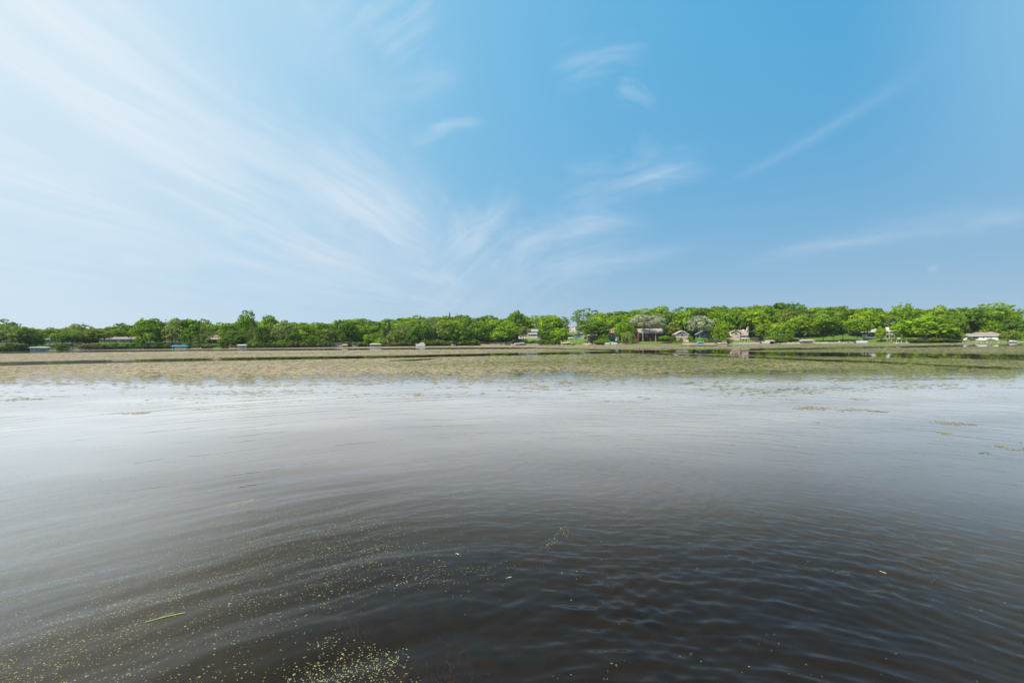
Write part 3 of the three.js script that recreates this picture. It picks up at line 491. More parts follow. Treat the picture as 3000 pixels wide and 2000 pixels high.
// a site: local metres from bearings and height lines, so a facade can be laid out as it is seen
function site(name, label, u0, u1, vb, t, turn, category = 'house') {
  const um = (u0 + u1) / 2, p = at(um, t), az = Math.atan2(p.x, p.d), psi = az * turn, eff = Math.cos(psi) + Math.tan(az) * Math.sin(psi), g = thing(name, label, category);
  g.position.set(p.x, rise(um, vb, p.d), p.z); g.rotation.y = -psi;
  return { g, X: (u) => (u - um) * p.s / eff, Y: (v) => (vb - v) * p.s, s: p.s };
}
function windowAt(S, u0, u1, v0, v1, { z = 0, frame = WHITE, pane = GLASS, bars = 0, cross = 0, parent = S.g } = {}) {
  const x0 = S.X(u0), x1 = S.X(u1), y0 = S.Y(v1), y1 = S.Y(v0), f = Math.min(0.14, (x1 - x0) * 0.14), list = [boxG(x0, x1, y0, y0 + f, z + 0.004, z + 0.09), boxG(x0, x1, y1 - f, y1, z + 0.004, z + 0.09), boxG(x0, x0 + f, y0 + f, y1 - f, z + 0.004, z + 0.09), boxG(x1 - f, x1, y0 + f, y1 - f, z + 0.004, z + 0.09)];
  for (let i = 1; i <= bars; i++) { const x = lerp(x0, x1, i / (bars + 1)); list.push(boxG(x - f * 0.4, x + f * 0.4, y0 + f, y1 - f, z + 0.004, z + 0.08)); }
  for (let i = 1; i <= cross; i++) { const y = lerp(y0, y1, i / (cross + 1)); list.push(boxG(x0 + f, x1 - f, y - f * 0.3, y + f * 0.3, z + 0.004, z + 0.07)); }
  const w = part('window', mergeGeometries(list), frame, parent);
  const pm = part('pane', boxG(x0 + f * 0.5, x1 - f * 0.5, y0 + f * 0.5, y1 - f * 0.5, z + 0.006, z + 0.035), pane, w); return [w, pm];
}
function doorAt(S, u0, u1, v0, m = WHITE, z = 0) { const x0 = S.X(u0), x1 = S.X(u1), d = part('door', boxG(x0, x1, 0.02, S.Y(v0), z + 0.004, z + 0.07), m, S.g); part('handle', new THREE.SphereGeometry(0.05, 6, 5).translate(x1 - 0.14, 1, z + 0.1), METAL, d); return d; }
function railing(S, x0, x1, y0, y1, z, m, step = 0.5) { const list = [boxG(x0, x1, y1 - 0.08, y1, z - 0.04, z + 0.04), boxG(x0, x1, y0 + 0.08, y0 + 0.14, z - 0.03, z + 0.03)]; for (let x = x0 + 0.04; x < x1; x += step) list.push(boxG(x, x + 0.06, y0 + 0.14, y1 - 0.08, z - 0.03, z + 0.03)); return part('railing', mergeGeometries(list), m, S.g); }
const DOWN = -1.4;                                        // walls reach into the ground

{ // small white cottage, left end
  const S = site('cottage', 'small white cottage with dark doorway half hidden by trees at the left end', 108, 156, 1003, 30, 0.6), X0 = S.X(108), X1 = S.X(156);
  box('wall', X0, X1, DOWN, S.Y(995), -6, 0, wallMat(0.62, 0.64, 0.62), S.g); part('roof', hipG(X0 - 0.5, X1 + 0.5, -6.5, 0.5, S.Y(994.4), 1.3, 2.4), roofMat(0.3, 0.29, 0.29), S.g);
  doorAt(S, 124, 129, 996.5, DARKWOOD); windowAt(S, 135, 144, 997, 1001); windowAt(S, 112, 118, 997, 1001);
}
{ // grey hip-roofed ranch, left
  const S = site('ranch_house', 'long low tan house with grey hip roof above the left bank', 288, 413, 1003, 27, 0.7), X0 = S.X(290), X1 = S.X(413);
  box('wall', X0, X1, DOWN, S.Y(993.2), -8, 0, wallMat(0.33, 0.31, 0.27), S.g); part('roof', hipG(X0 - 0.6, X1 + 0.6, -8.6, 0.6, S.Y(993), S.Y(986.2) - S.Y(993), 5), roofMat(0.31, 0.28, 0.27), S.g);
  windowAt(S, 292, 300, 995, 1001, { bars: 1 }); windowAt(S, 302, 308, 995, 1001); doorAt(S, 344, 349, 995.5); windowAt(S, 355, 364, 996, 1001, { bars: 1 }); windowAt(S, 370, 377, 996, 1001); 
  box('porch_roof', S.X(400), S.X(415), S.Y(996.4), S.Y(995.2), 0.004, 3, WHITE, S.g); box('porch_post', S.X(413), S.X(414), DOWN, S.Y(996.4), 2.6, 2.8, WHITE, S.g); box('chimney', S.X(330), S.X(335), S.Y(990), S.Y(983.5), -4.6, -3.4, STONE, S.g);
}
{ // brown house
  const S = site('brown_house', 'dark brown house with pinkish tan roof above a bright strip of lawn', 606, 653, 1007, 26, 0.6), X0 = S.X(606), X1 = S.X(653), Y = S.Y(992.4);
  box('wall', X0, X1, DOWN, Y, -7, 0, wallMat(0.075, 0.055, 0.045), S.g); part('roof', extrude(chevron(3.6, S.Y(982) - Y, 0.25, 0.7), X1 - X0 + 1.4, 'x').translate(X0 - 0.7, Y, -3.5), roofMat(0.42, 0.33, 0.29), S.g);
  part('gable', extrude([[-3.5, 0], [3.5, 0], [0, S.Y(983) - Y]], 0.2, 'x').translate(X1 - 0.3, Y, -3.5), DARKWOOD, S.g);
  windowAt(S, 634, 641, 994, 999, { bars: 1 }); windowAt(S, 644, 650, 994, 999); windowAt(S, 626, 632, 1000, 1005.5); windowAt(S, 644, 650, 1001, 1005.5); box('deck', X0, X1, S.Y(1000.2), S.Y(999.6), 0.004, 1.8, DARKWOOD, S.g);
}
{ // brown cabin
  const S = site('cabin', 'small brown cabin with reddish gable roof beside the white pergola', 1109, 1128, 1003, 24, 0.4), X0 = S.X(1110), X1 = S.X(1127), Y = S.Y(995.5), h = (X1 - X0) / 2;
  box('wall', X0, X1, DOWN, Y, -6, 0, wallMat(0.2, 0.1, 0.07), S.g); part('gable', extrude([[-h, 0], [h, 0], [0, S.Y(990.3) - Y]], 5.9, 'z').translate(0, Y, -0.05), wallMat(0.2, 0.1, 0.07), S.g); part('roof', extrude(chevron(h, S.Y(990) - Y, 0.2, 0.4), 6.8, 'z').translate(0, Y + 0.02, 0.4), roofMat(0.27, 0.15, 0.12), S.g);
  windowAt(S, 1114, 1119, 997, 1001); doorAt(S, 1121, 1124.5, 996.8, DARKWOOD);
  box('porch_roof', S.X(1108), S.X(1119), S.Y(997), S.Y(995.8), 0.004, 1.6, roofMat(0.36, 0.2, 0.16), S.g);
}
{ // white pergola
  const S = site('pergola', 'white timber pergola among the trees left of the middle', 1132, 1154, 1005, 20, 0.4, 'pergola'), X0 = S.X(1133), X1 = S.X(1153), Y = S.Y(990.5);
  for (const x of [X0, (X0 + X1) / 2, X1]) for (const z of [0, -3.4]) box('post', x - 0.12, x + 0.12, DOWN, Y, z - 0.12, z + 0.12, WHITE, S.g);
  for (let i = 0; i < 9; i++) { const x = lerp(X0 - 0.3, X1 + 0.3, i / 8); box('rafter', x - 0.05, x + 0.05, Y + 0.2, Y + 0.42, -4.1, 0.6, WHITE, S.g); }
  box('beam', X0 - 0.4, X1 + 0.4, Y + 0.002, Y + 0.198, -0.1, 0.1, WHITE, S.g); box('beam', X0 - 0.4, X1 + 0.4, Y + 0.002, Y + 0.198, -3.5, -3.3, WHITE, S.g); railing(S, X0 + 0.13, X1 - 0.13, 1.2, 2.3, 0, WHITE, 0.4); box('deck', X0 - 0.4, X1 + 0.4, 0.9, 1.15, -3.9, 0.5, GREYWOOD, S.g);
}
{ // two-storey white house
  const S = site('two_storey_house', 'two-storey pale grey house with lower white wing, above the sloping lawn path', 1519, 1574, 992, 30, 0.2), Y = S.Y(970.4), a = S.X(1546), b = S.X(1575), w = wallMat(0.43, 0.47, 0.49);
  box('wall', a, b, DOWN, Y, -8, 0, w, S.g); part('roof', extrude(chevron(4, S.Y(964.8) - Y, 0.25, 0.6), b - a + 1, 'x').translate(a - 0.5, Y, -4), roofMat(0.38, 0.34, 0.33), S.g); part('gable', extrude([[-4, 0], [4, 0], [0, S.Y(965.2) - Y]], 0.2, 'x').translate(a + 0.02, Y, -4), w, S.g);
  box('wing', S.X(1519.5), a - 0.01, DOWN, S.Y(982.6), -7, -0.6, wallMat(0.68, 0.67, 0.64), S.g); box('wing_roof', S.X(1518.5), a - 0.01, S.Y(982.5), S.Y(981.6), -7.4, 0, roofMat(0.4, 0.37, 0.35), S.g);
  for (const [p, q] of [[1550.5, 1554], [1555.5, 1564], [1565, 1568]]) windowAt(S, p, q, 971, 974, { frame: WHITE }); windowAt(S, 1566, 1569.5, 980, 984); windowAt(S, 1557.5, 1562, 988.5, 991.6); windowAt(S, 1548, 1552, 980, 985.5); windowAt(S, 1523, 1528, 985, 989, { z: -0.6 });
  box('balcony', a, b, S.Y(978.6), S.Y(977.8), 0.004, 1.0, WHITE, S.g); 
  box('terrace', S.X(1537.5), S.X(1554), DOWN, S.Y(990.5), 0.02, 3.4, DECKWOOD, S.g); const fence = []; for (let u = 1537.5; u < 1554; u += 0.9) fence.push(boxG(S.X(u), S.X(u) + 0.17, S.Y(990.5), S.Y(986.3), 3.28, 3.36)); part('terrace_fence', mergeGeometries(fence), DECKWOOD, S.g);
}
{ // white gabled house on the hill
  const S = site('hill_house', 'white steep-gabled house standing alone on the hill among trees', 1671, 1689, 973, 84, 0.1), X0 = S.X(1671.5), X1 = S.X(1688.5), h = (X1 - X0) / 2, Y = S.Y(966.5), w = wallMat(0.72, 0.72, 0.72);
  box('wall', X0, X1, DOWN, Y, -8, 0, w, S.g); part('gable', extrude([[-h, 0], [h, 0], [h * 0.55, S.Y(958) - Y], [0, S.Y(955.4) - Y], [-h * 0.55, S.Y(958) - Y]], 7.9, 'z').translate(0, Y, -0.04), w, S.g);
  part('roof', extrude([[-h - 0.4, -0.3], [-h * 0.57, S.Y(957.8) - Y], [0, S.Y(955) - Y], [h * 0.57, S.Y(957.8) - Y], [h + 0.4, -0.3], [h + 0.5, 0.05], [h * 0.6, S.Y(957) - Y + 0.1], [0, S.Y(954.2) - Y + 0.1], [-h * 0.6, S.Y(957) - Y + 0.1], [-h - 0.5, 0.05]], 8.6, 'z').translate(0, Y + 0.02, 0.3), roofMat(0.5, 0.48, 0.46), S.g);
  windowAt(S, 1674.5, 1684, 965.5, 968.3, { bars: 3, pane: std(0.14, 0.08, 0.07, 0.3) }); windowAt(S, 1678, 1681, 959, 961);
}
{ // teal house
  const S = site('teal_house', 'teal blue house with grey roof, white garage door and white-beamed carport', 1664, 1712, 998.5, 42, 0.2), a = S.X(1684), b = S.X(1711), Y = S.Y(977), teal = wallMat(0.13, 0.28, 0.33);
  box('wall', a, b, DOWN, Y, -8, 0, teal, S.g); part('roof', extrude(chevron(4, S.Y(970) - Y, 0.25, 0.5), b - a + 1, 'x').translate(a - 0.5, Y, -4), roofMat(0.27, 0.31, 0.36), S.g); part('gable', extrude([[-4, 0], [4, 0], [0, S.Y(970.4) - Y]], 0.2, 'x').translate(b - 0.22, Y, -4), teal, S.g);
  windowAt(S, 1704, 1708.5, 985.5, 990, { pane: std(0.03, 0.12, 0.12, 0.15) }); const d = part('garage_door', boxG(S.X(1704), S.X(1708.5), 0.02, S.Y(991.5), 0.004, 0.08), WHITE, S.g); for (let i = 1; i < 4; i++) box('panel_groove', S.X(1704.2), S.X(1708.3), S.Y(991.5) * i / 4 - 0.02, S.Y(991.5) * i / 4 + 0.02, 0.082, 0.1, GREYWOOD, d);
  windowAt(S, 1697, 1702, 992, 997, { bars: 1 }); box('trim', b - 0.2, b, DOWN, Y, 0.004, 0.06, WHITE, S.g);
  box('carport_roof', S.X(1665), a - 0.01, S.Y(990.2), S.Y(987.6), -4, 1.4, WHITE, S.g); for (const u of [1665.5, 1681.5]) box('post', S.X(u), S.X(u) + 0.25, DOWN, S.Y(990.2), 1.1, 1.35, WHITE, S.g); box('carport_back', S.X(1665), a - 0.01, DOWN, S.Y(990.3), -4.2, -4, DARKWOOD, S.g);
}
{ // brick cottage
  const S = site('brick_cottage', 'little terracotta brick cottage in the shade of the spreading maple', 1722, 1752, 997.5, 20, 0.2), X0 = S.X(1723), X1 = S.X(1752), Y = S.Y(986);
  box('wall', X0, X1, DOWN, Y, -6, 0, wallMat(0.4, 0.2, 0.13, brickMap), S.g); part('roof', extrude(chevron(3, S.Y(980) - Y, 0.2, 0.4), X1 - X0 + 0.8, 'x').translate(X0 - 0.4, Y, -3), roofMat(0.24, 0.16, 0.13), S.g); windowAt(S, 1730, 1735, 990, 995, { bars: 1 }); windowAt(S, 1743, 1748, 989, 994); doorAt(S, 1725, 1728, 989.5);
}
{ // red-roofed grey house
  const S = site('red_roofed_house', 'grey house with dull red roof and small white roof finial', 1783, 1814, 998, 24, 0.3), X0 = S.X(1786), X1 = S.X(1813), Y = S.Y(974.5), w = wallMat(0.2, 0.21, 0.23);
  box('wall', X0, X1, DOWN, Y, -7.5, 0, w, S.g); part('roof', extrude(chevron(3.75, S.Y(961.5) - Y, 0.25, 0.5), X1 - X0 + 1, 'x').translate(X0 - 0.5, Y, -3.75), roofMat(0.44, 0.22, 0.18), S.g); part('gable', extrude([[-3.75, 0], [3.75, 0], [0, S.Y(962) - Y]], 0.2, 'x').translate(X0 + 0.02, Y, -3.75), w, S.g);
  box('front_gable_wall', S.X(1799), S.X(1813), DOWN, S.Y(972), 0.01, 1.6, w, S.g); const h = (S.X(1813) - S.X(1799)) / 2; part('front_gable', extrude([[-h, 0], [h, 0], [0, 1.5]], 1.55, 'z').translate((S.X(1813) + S.X(1799)) / 2, S.Y(972), 1.57), w, S.g); part('front_roof', extrude(chevron(h, 1.5, 0.18, 0.3), 3, 'z').translate((S.X(1813) + S.X(1799)) / 2, S.Y(972) + 0.02, 1.9), roofMat(0.44, 0.22, 0.18), S.g);
  windowAt(S, 1801, 1803.5, 973, 978, { z: 1.6 }); windowAt(S, 1802, 1807, 985.5, 992, { z: 1.6, bars: 1, pane: CURTAIN }); box('porch', S.X(1800.5), S.X(1808), DOWN, S.Y(992.5), 1.62, 3, wallMat(0.45, 0.45, 0.44), S.g);
  const f = new THREE.CylinderGeometry(0.05, 0.08, 1.4, 6); f.translate(S.X(1802.5), S.Y(960) + 0.7, -3.75); part('finial', mergeGeometries([f, boxG(S.X(1802.5) - 0.25, S.X(1802.5) + 0.25, S.Y(958.4), S.Y(958) + 0.1, -3.8, -3.7).toNonIndexed()].map((x) => x.index ? x.toNonIndexed() : x)), WHITE, S.g);
}
{ // red brick house behind the poplars
  const S = site('red_brick_house', 'large red brick house with pale pinkish roof and balcony behind the silvery poplars', 1873, 1943, 1000, 21, 0.35), X0 = S.X(1874), X1 = S.X(1941), Y = S.Y(975), red = wallMat(0.17, 0.06, 0.042, brickMap);
  box('wall', X0, X1, DOWN, Y, -9, 0, red, S.g); part('roof', extrude(chevron(4.5, S.Y(963) - Y, 0.28, 0.7), X1 - X0 + 1.4, 'x').translate(X0 - 0.7, Y, -4.5), roofMat(0.37, 0.305, 0.275), S.g); part('gable', extrude([[-4.5, 0], [4.5, 0], [0, S.Y(963.6) - Y]], 0.2, 'x').translate(X0 + 0.02, Y, -4.5), red, S.g);
  windowAt(S, 1899, 1909, 976.5, 981, { frame: DARKWOOD, bars: 2 }); windowAt(S, 1899, 1910, 985.5, 991, { frame: DARKWOOD, bars: 1 }); windowAt(S, 1925, 1931, 985.5, 991, { frame: DARKWOOD }); windowAt(S, 1924, 1934, 977, 981.5, { frame: DARKWOOD, bars: 1 }); windowAt(S, 1878, 1888, 976.5, 983, { frame: DARKWOOD, bars: 1 }); windowAt(S, 1877, 1888, 985.5, 992, { frame: DARKWOOD, bars: 1 });
  box('balcony', S.X(1874), S.X(1896), S.Y(984.2), S.Y(983.2), 0.006, 2, wallMat(0.32, 0.17, 0.12), S.g); railing(S, S.X(1874), S.X(1896), S.Y(983.2), S.Y(979.6), 1.9, std(0.32, 0.17, 0.12), 0.3); for (const u of [1875, 1885, 1895]) box('post', S.X(u), S.X(u) + 0.2, DOWN, S.Y(984.2), 1.7, 1.9, DARKWOOD, S.g);
  box('terrace_wall', S.X(1899), X1, DOWN, S.Y(993.6), 2.4, 3, red, S.g); for (let i = 0; i < 6; i++) { const x = S.X(1902 + i * 6), r = rng(i), list = []; for (let k = 0; k < 14; k++) { const q = new THREE.IcosahedronGeometry(0.13 + 0.08 * r(), 0); q.translate(x + (r() - 0.5) * 0.9, S.Y(993.6) + 0.26 + r() * 0.14, 2.7 + (r() - 0.5) * 0.3); list.push(q.deleteAttribute('uv')); } const b = box('flower_box', x - 0.5, x + 0.5, S.Y(993.6) + 0.004, S.Y(993.6) + 0.24, 2.5, 2.9, DARKWOOD, S.g); part('flowers', mergeGeometries(list), std(0.7, 0.16, 0.06, 0.9), b); }
  box('chimney', S.X(1912), S.X(1916), S.Y(966), S.Y(959), -5, -4, red, S.g);
}
{ // navy gabled house
  const S = site('navy_house', 'navy blue gabled house with white trim over a brick ground floor', 1977, 2018, 1000.5, 18, 0.45), X0 = S.X(1979.5), X1 = S.X(2016.5), h = (X1 - X0) / 2, mid = (X0 + X1) / 2, F1 = S.Y(987.6), Y = S.Y(978.5), up = S.Y(969) - Y, navy = wallMat(0.035, 0.075, 0.12);
  box('ground_floor', X0 + 0.15, X1 - 0.15, DOWN, F1, -8.85, -0.15, wallMat(0.36, 0.22, 0.17, brickMap), S.g); box('wall', X0, X1, F1 + 0.3, Y, -9, 0, navy, S.g); box('white_band', X0 - 0.05, X1 + 0.05, F1, F1 + 0.298, -9.05, 0.05, WHITE, S.g);
  part('gable', extrude([[-h, 0], [h, 0], [0, up]], 8.9, 'z').translate(mid, Y + 0.002, -0.04), navy, S.g); part('roof', extrude(chevron(h, up, 0.22, 0.7), 10, 'z').translate(mid, Y + 0.05, 0.6), roofMat(0.42, 0.34, 0.3), S.g); part('barge_board', extrude(chevron(h, up, 0.3, 0.72), 0.08, 'z').translate(mid, Y - 0.04, 0.69), WHITE, S.g);
  windowAt(S, 1985.5, 1996, 978.8, 983.8, { bars: 1, cross: 0 }); windowAt(S, 2003.5, 2014, 978.5, 984, { bars: 2 }); windowAt(S, 1996.3, 2002.2, 971.8, 974.6, { bars: 1 });
  windowAt(S, 1990, 2002.5, 991.5, 997, { z: -0.15, bars: 3 }); for (const [p, q] of [[2004.2, 2006.4], [2006.8, 2009]]) { doorAt(S, p, q, 991.3, WHITE, -0.15); windowAt(S, p + 0.4, q - 0.3, 992, 997.4, { z: -0.078 }); }
  windowAt(S, 1979.9, 1983.5, 980, 984, { bars: 1 }); box('corner_trim', X0 - 0.04, X0 + 0.18, F1 + 0.3, Y, 0.003, 0.06, WHITE, S.g); box('corner_trim', X1 - 0.18, X1 + 0.04, F1 + 0.3, Y, 0.003, 0.06, WHITE, S.g);
  box('terrace', X0 + 1, X1 + 0.5, DOWN - 0.5, -0.05, -0.1, 3.2, wallMat(0.4, 0.26, 0.2, brickMap), S.g); for (let i = 0; i < 2; i++) box('terrace_chair', S.X(2009 + i * 4), S.X(2009 + i * 4) + 0.6, -0.04, 0.85, 1.2, 1.8, WHITE, S.g);
}
{ // blue-grey house behind the poplar
  const S = site('blue_grey_house', 'blue-grey house over brick, mostly hidden by the silvery white poplar', 2044, 2083, 997.5, 20, 0.45), X0 = S.X(2046), X1 = S.X(2081.5), h = (X1 - X0) / 2, Y = S.Y(979), up = S.Y(969) - Y, m = wallMat(0.1, 0.17, 0.2), F1 = S.Y(990.6);
  box('ground_floor', X0 + 0.1, X1 - 0.1, DOWN, F1, -8, -0.1, wallMat(0.33, 0.2, 0.16, brickMap), S.g); box('wall', X0, X1, F1 + 0.2, Y, -8.1, 0, m, S.g); box('white_band', X0 - 0.05, X1 + 0.05, F1, F1 + 0.198, -8.15, 0.05, WHITE, S.g); part('gable', extrude([[-h, 0], [h, 0], [0, up]], 8, 'z').translate(0, Y + 0.002, -0.04), m, S.g); part('roof', extrude(chevron(h, up, 0.22, 0.6), 9, 'z').translate((X0 + X1) / 2, Y + 0.05, 0.5), roofMat(0.45, 0.42, 0.4), S.g);
  windowAt(S, 2075.5, 2080, 981, 985.5, { cross: 1 }); windowAt(S, 2062, 2070, 981, 986, { bars: 2 }); windowAt(S, 2049, 2056, 981, 986, { bars: 1 }); windowAt(S, 2050, 2056, 992, 996.5, { z: -0.1 }); box('corner_trim', X1 - 0.2, X1 + 0.04, F1 + 0.2, Y, 0.003, 0.06, WHITE, S.g);
}
{ // beige house
  const S = site('beige_house', 'beige house with tan roofs, arched upper window and raised side deck', 2131, 2194, 997, 20, 0.5), m = wallMat(0.42, 0.34, 0.27), rf = roofMat(0.33, 0.265, 0.23), g0 = S.X(2145), g1 = S.X(2169), h = (g1 - g0) / 2, gm = (g0 + g1) / 2, Y = S.Y(973), up = S.Y(967.8) - Y;
  box('wall', g0, g1, DOWN, Y, -8, 0, m, S.g); part('gable', extrude([[-h, 0], [h, 0], [h * 0.45, up * 0.75], [0, up], [-h * 0.45, up * 0.75]], 7.9, 'z').translate(gm, Y + 0.002, -0.04), m, S.g); part('gable_roof', extrude(chevron(h, up, 0.25, 0.8), 9.4, 'z').translate(gm, Y + 0.05, 0.7), rf, S.g);
  box('right_wing', g1 + 0.01, S.X(2192), DOWN, S.Y(983.6), -9, -1, m, S.g); const Yr = S.Y(983.4), ur = S.Y(967.4) - Yr; part('main_roof', extrude([[-5, 0], [0, ur], [5, 0], [5, 0.28], [0, ur + 0.3], [-5, 0.28]], S.X(2193.5) - S.X(2160), 'x').translate(S.X(2160), Yr, -5), rf, S.g); part('end_gable', extrude([[-4.6, 0.1], [4.6, 0.1], [0, ur]], 0.2, 'x').translate(S.X(2191.5), Yr, -5), m, S.g);
  box('left_wing', S.X(2133), g0 - 0.01, DOWN, S.Y(984), -8, -1.2, wallMat(0.36, 0.27, 0.22), S.g); part('left_roof', extrude([[-4.2, 0], [0, S.Y(972) - S.Y(984)], [4.2, 0], [4.2, 0.25], [0, S.Y(972) - S.Y(984) + 0.28], [-4.2, 0.25]], g0 - S.X(2131.5), 'x').translate(S.X(2131.5), S.Y(983.9), -4.6), rf, S.g);
  box('dormer', S.X(2140.5), g0 - 0.02, S.Y(983), S.Y(974), -4, -0.6, WHITE, S.g);
  const arch = new THREE.Shape(); const aw = (S.X(2161.2) - S.X(2153.2)) / 2; arch.moveTo(-aw, 0); arch.lineTo(aw, 0); arch.lineTo(aw, S.Y(976.5) - S.Y(980)); arch.absarc(0, S.Y(976.5) - S.Y(980), aw, 0, Math.PI, false); const ag = new THREE.ExtrudeGeometry(arch, { depth: 0.06, bevelEnabled: false }); ag.translate(S.X(2157.2), S.Y(980), 0.004); const aw0 = part('arched_window', ag, std(0.16, 0.2, 0.2, 0.4), S.g); for (const [p, q] of [[2154.2, 2156.6], [2157.8, 2160.3]]) box('pane', S.X(p), S.X(q), S.Y(979.7), S.Y(976.4), 0.066, 0.08, GLASS, aw0);
  for (let i = 0; i < 4; i++) windowAt(S, 2156.2 + i * 2.7, 2158.3 + i * 2.7, 984.6, 989, { frame: CREAM }); windowAt(S, 2146, 2149, 985, 988.4, { frame: CREAM }); windowAt(S, 2154, 2160, 994, 996.4); windowAt(S, 2177, 2185, 984.3, 990.5, { z: -1, frame: CREAM, bars: 1 });
  box('deck', g1 + 0.02, S.X(2194), S.Y(993.2), S.Y(991.8), -0.99, 2, GREYWOOD, S.g); railing(S, g1 + 0.1, S.X(2194), S.Y(991.8), S.Y(988.4), 1.95, CREAM, 0.35); for (const u of [2171, 2179, 2188.5, 2193]) box('post', S.X(u), S.X(u) + 0.22, DOWN - 0.5, S.Y(993.2), 1.6, 1.85, CREAM, S.g);
  box('chimney', S.X(2182), S.X(2186), S.Y(969), S.Y(964.6), -5.4, -4.2, WHITE, S.g); box('retaining_wall', S.X(2127), S.X(2150), DOWN - 1, S.Y(995.3), 2.2, 2.7, STONE, S.g);
}
{ // small white house left of the porch
  const S = site('white_house', 'bright white upper-slope house glimpsed above the tan boat cover', 2264, 2286, 982, 40, 0.5), X0 = S.X(2265), X1 = S.X(2285), Y = S.Y(972.5);
  box('wall', X0, X1, DOWN - 2, Y, -6, 0, wallMat(0.78, 0.79, 0.8), S.g); part('roof', extrude(chevron(3, 1.6, 0.2, 0.4), X1 - X0 + 0.8, 'x').translate(X0 - 0.4, Y, -3), roofMat(0.5, 0.49, 0.48), S.g); windowAt(S, 2274.5, 2277.2, 972.9, 976); windowAt(S, 2267, 2271, 977.5, 979);
}
{ // porch house
  const S = site('porch_house', 'small grey-roofed house with white porch and outside stairs', 2304, 2330, 998.5, 24, 0.5), X0 = S.X(2286), X1 = S.X(2316), Y = S.Y(981);
  box('wall', X0, X1, DOWN, Y, -7, -1, wallMat(0.4, 0.42, 0.4), S.g); part('roof', extrude(chevron(3.2, S.Y(968.5) - Y, 0.2, 0.4), X1 - X0 + 0.8, 'x').translate(X0 - 0.4, Y, -4), roofMat(0.36, 0.37, 0.38), S.g);
  const p0 = S.X(2316.5), p1 = S.X(2325.5); for (const x of [p0, p1 - 0.2]) for (const z of [0.3, -2.2]) box('post', x, x + 0.2, DOWN, S.Y(981.6), z, z + 0.2, WHITE, S.g); part('porch_roof', hipG(p0 - 0.4, p1 + 0.4, -2.6, 0.9, S.Y(981.4), 0.9, 1.2), roofMat(0.55, 0.53, 0.5), S.g); box('porch_floor', p0, p1, S.Y(988.6), S.Y(987.8), -2.2, 0.5, WHITE, S.g);
  const st = []; for (let i = 0; i < 8; i++) st.push(boxG(p1 + i * 0.28, p1 + i * 0.28 + 0.3, S.Y(988.2) - 0.1 - i * 0.21, S.Y(988.2) - i * 0.21, -0.7, 0.4)); part('stairs', mergeGeometries(st), WHITE, S.g); windowAt(S, 2290, 2294, 990, 997, { z: -1 }); doorAt(S, 2296, 2299, 990, std(0.5, 0.3, 0.22), -1);
}
{ // pink house on the hill
  const S = site('pink_house', 'pinkish house on the hill glimpsed between the trees of the right lawn', 2466, 2490, 972, 60, 0.5), X0 = S.X(2468), X1 = S.X(2489), h = (X1 - X0) / 2, Y = S.Y(962.5), m = wallMat(0.6, 0.44, 0.36);
  box('wall', X0, X1, DOWN - 1, Y, -7, 0, m, S.g); part('gable', extrude([[-h, 0], [h, 0], [0, S.Y(957.6) - Y]], 6.9, 'z').translate((X0 + X1) / 2, Y + 0.002, -0.04), m, S.g); part('roof', extrude(chevron(h, S.Y(957.5) - Y, 0.2, 0.5), 8, 'z').translate((X0 + X1) / 2, Y + 0.04, 0.5), roofMat(0.5, 0.36, 0.3), S.g); windowAt(S, 2471, 2475, 964, 968); windowAt(S, 2481, 2485, 964, 968);
}
{ // slate blue house
  const S = site('slate_blue_house', 'long slate blue house with grey roof, white chimney and two-level right end', 2540, 2621, 990, 24, 0.55), a = S.X(2541), b = S.X(2591), c = S.X(2618.5), Y = S.Y(971.6), up = S.Y(962.4) - Y, m = wallMat(0.15, 0.19, 0.22);
  box('wall', a, b, DOWN, S.Y(971.8), -8, -1.5, wallMat(0.11, 0.145, 0.17), S.g); box('right_wall', b + 0.01, c, DOWN, S.Y(971.8), -9, 0, m, S.g); part('roof', hipG(a - 0.6, c + 0.7, -9.6, 0.8, Y, up, 4), roofMat(0.47, 0.44, 0.42), S.g);
  windowAt(S, 2546, 2556, 974, 980, { z: -1.5, bars: 2 }); windowAt(S, 2595, 2599, 972.8, 979, {}); doorAt(S, 2600.5, 2603.5, 972.9, DARKWOOD).position.y = 0; windowAt(S, 2600.4, 2604, 973, 979.4, {}); windowAt(S, 2608, 2615, 973, 977.5, { bars: 1 }); windowAt(S, 2604.5, 2610, 982.5, 988, { pane: CURTAIN }); windowAt(S, 2595, 2599, 983, 988);
  box('balcony', b, c + 0.3, S.Y(980.8), S.Y(980), 0.006, 1.8, GREYWOOD, S.g); railing(S, b, c + 0.3, S.Y(980), S.Y(976.6), 1.75, std(0.35, 0.42, 0.42), 0.4); for (const u of [2592, 2603, 2617]) box('post', S.X(u), S.X(u) + 0.2, DOWN, S.Y(980.8), 1.4, 1.6, GREYWOOD, S.g);
  box('chimney', S.X(2606), S.X(2615), S.Y(966), S.Y(958.4), -5.6, -4.2, WHITE, S.g); box('patio', S.X(2575), c + 1.5, DOWN - 0.6, 0.02, 0.02, 5, std(0.5, 0.47, 0.42, 0.9), S.g);
}
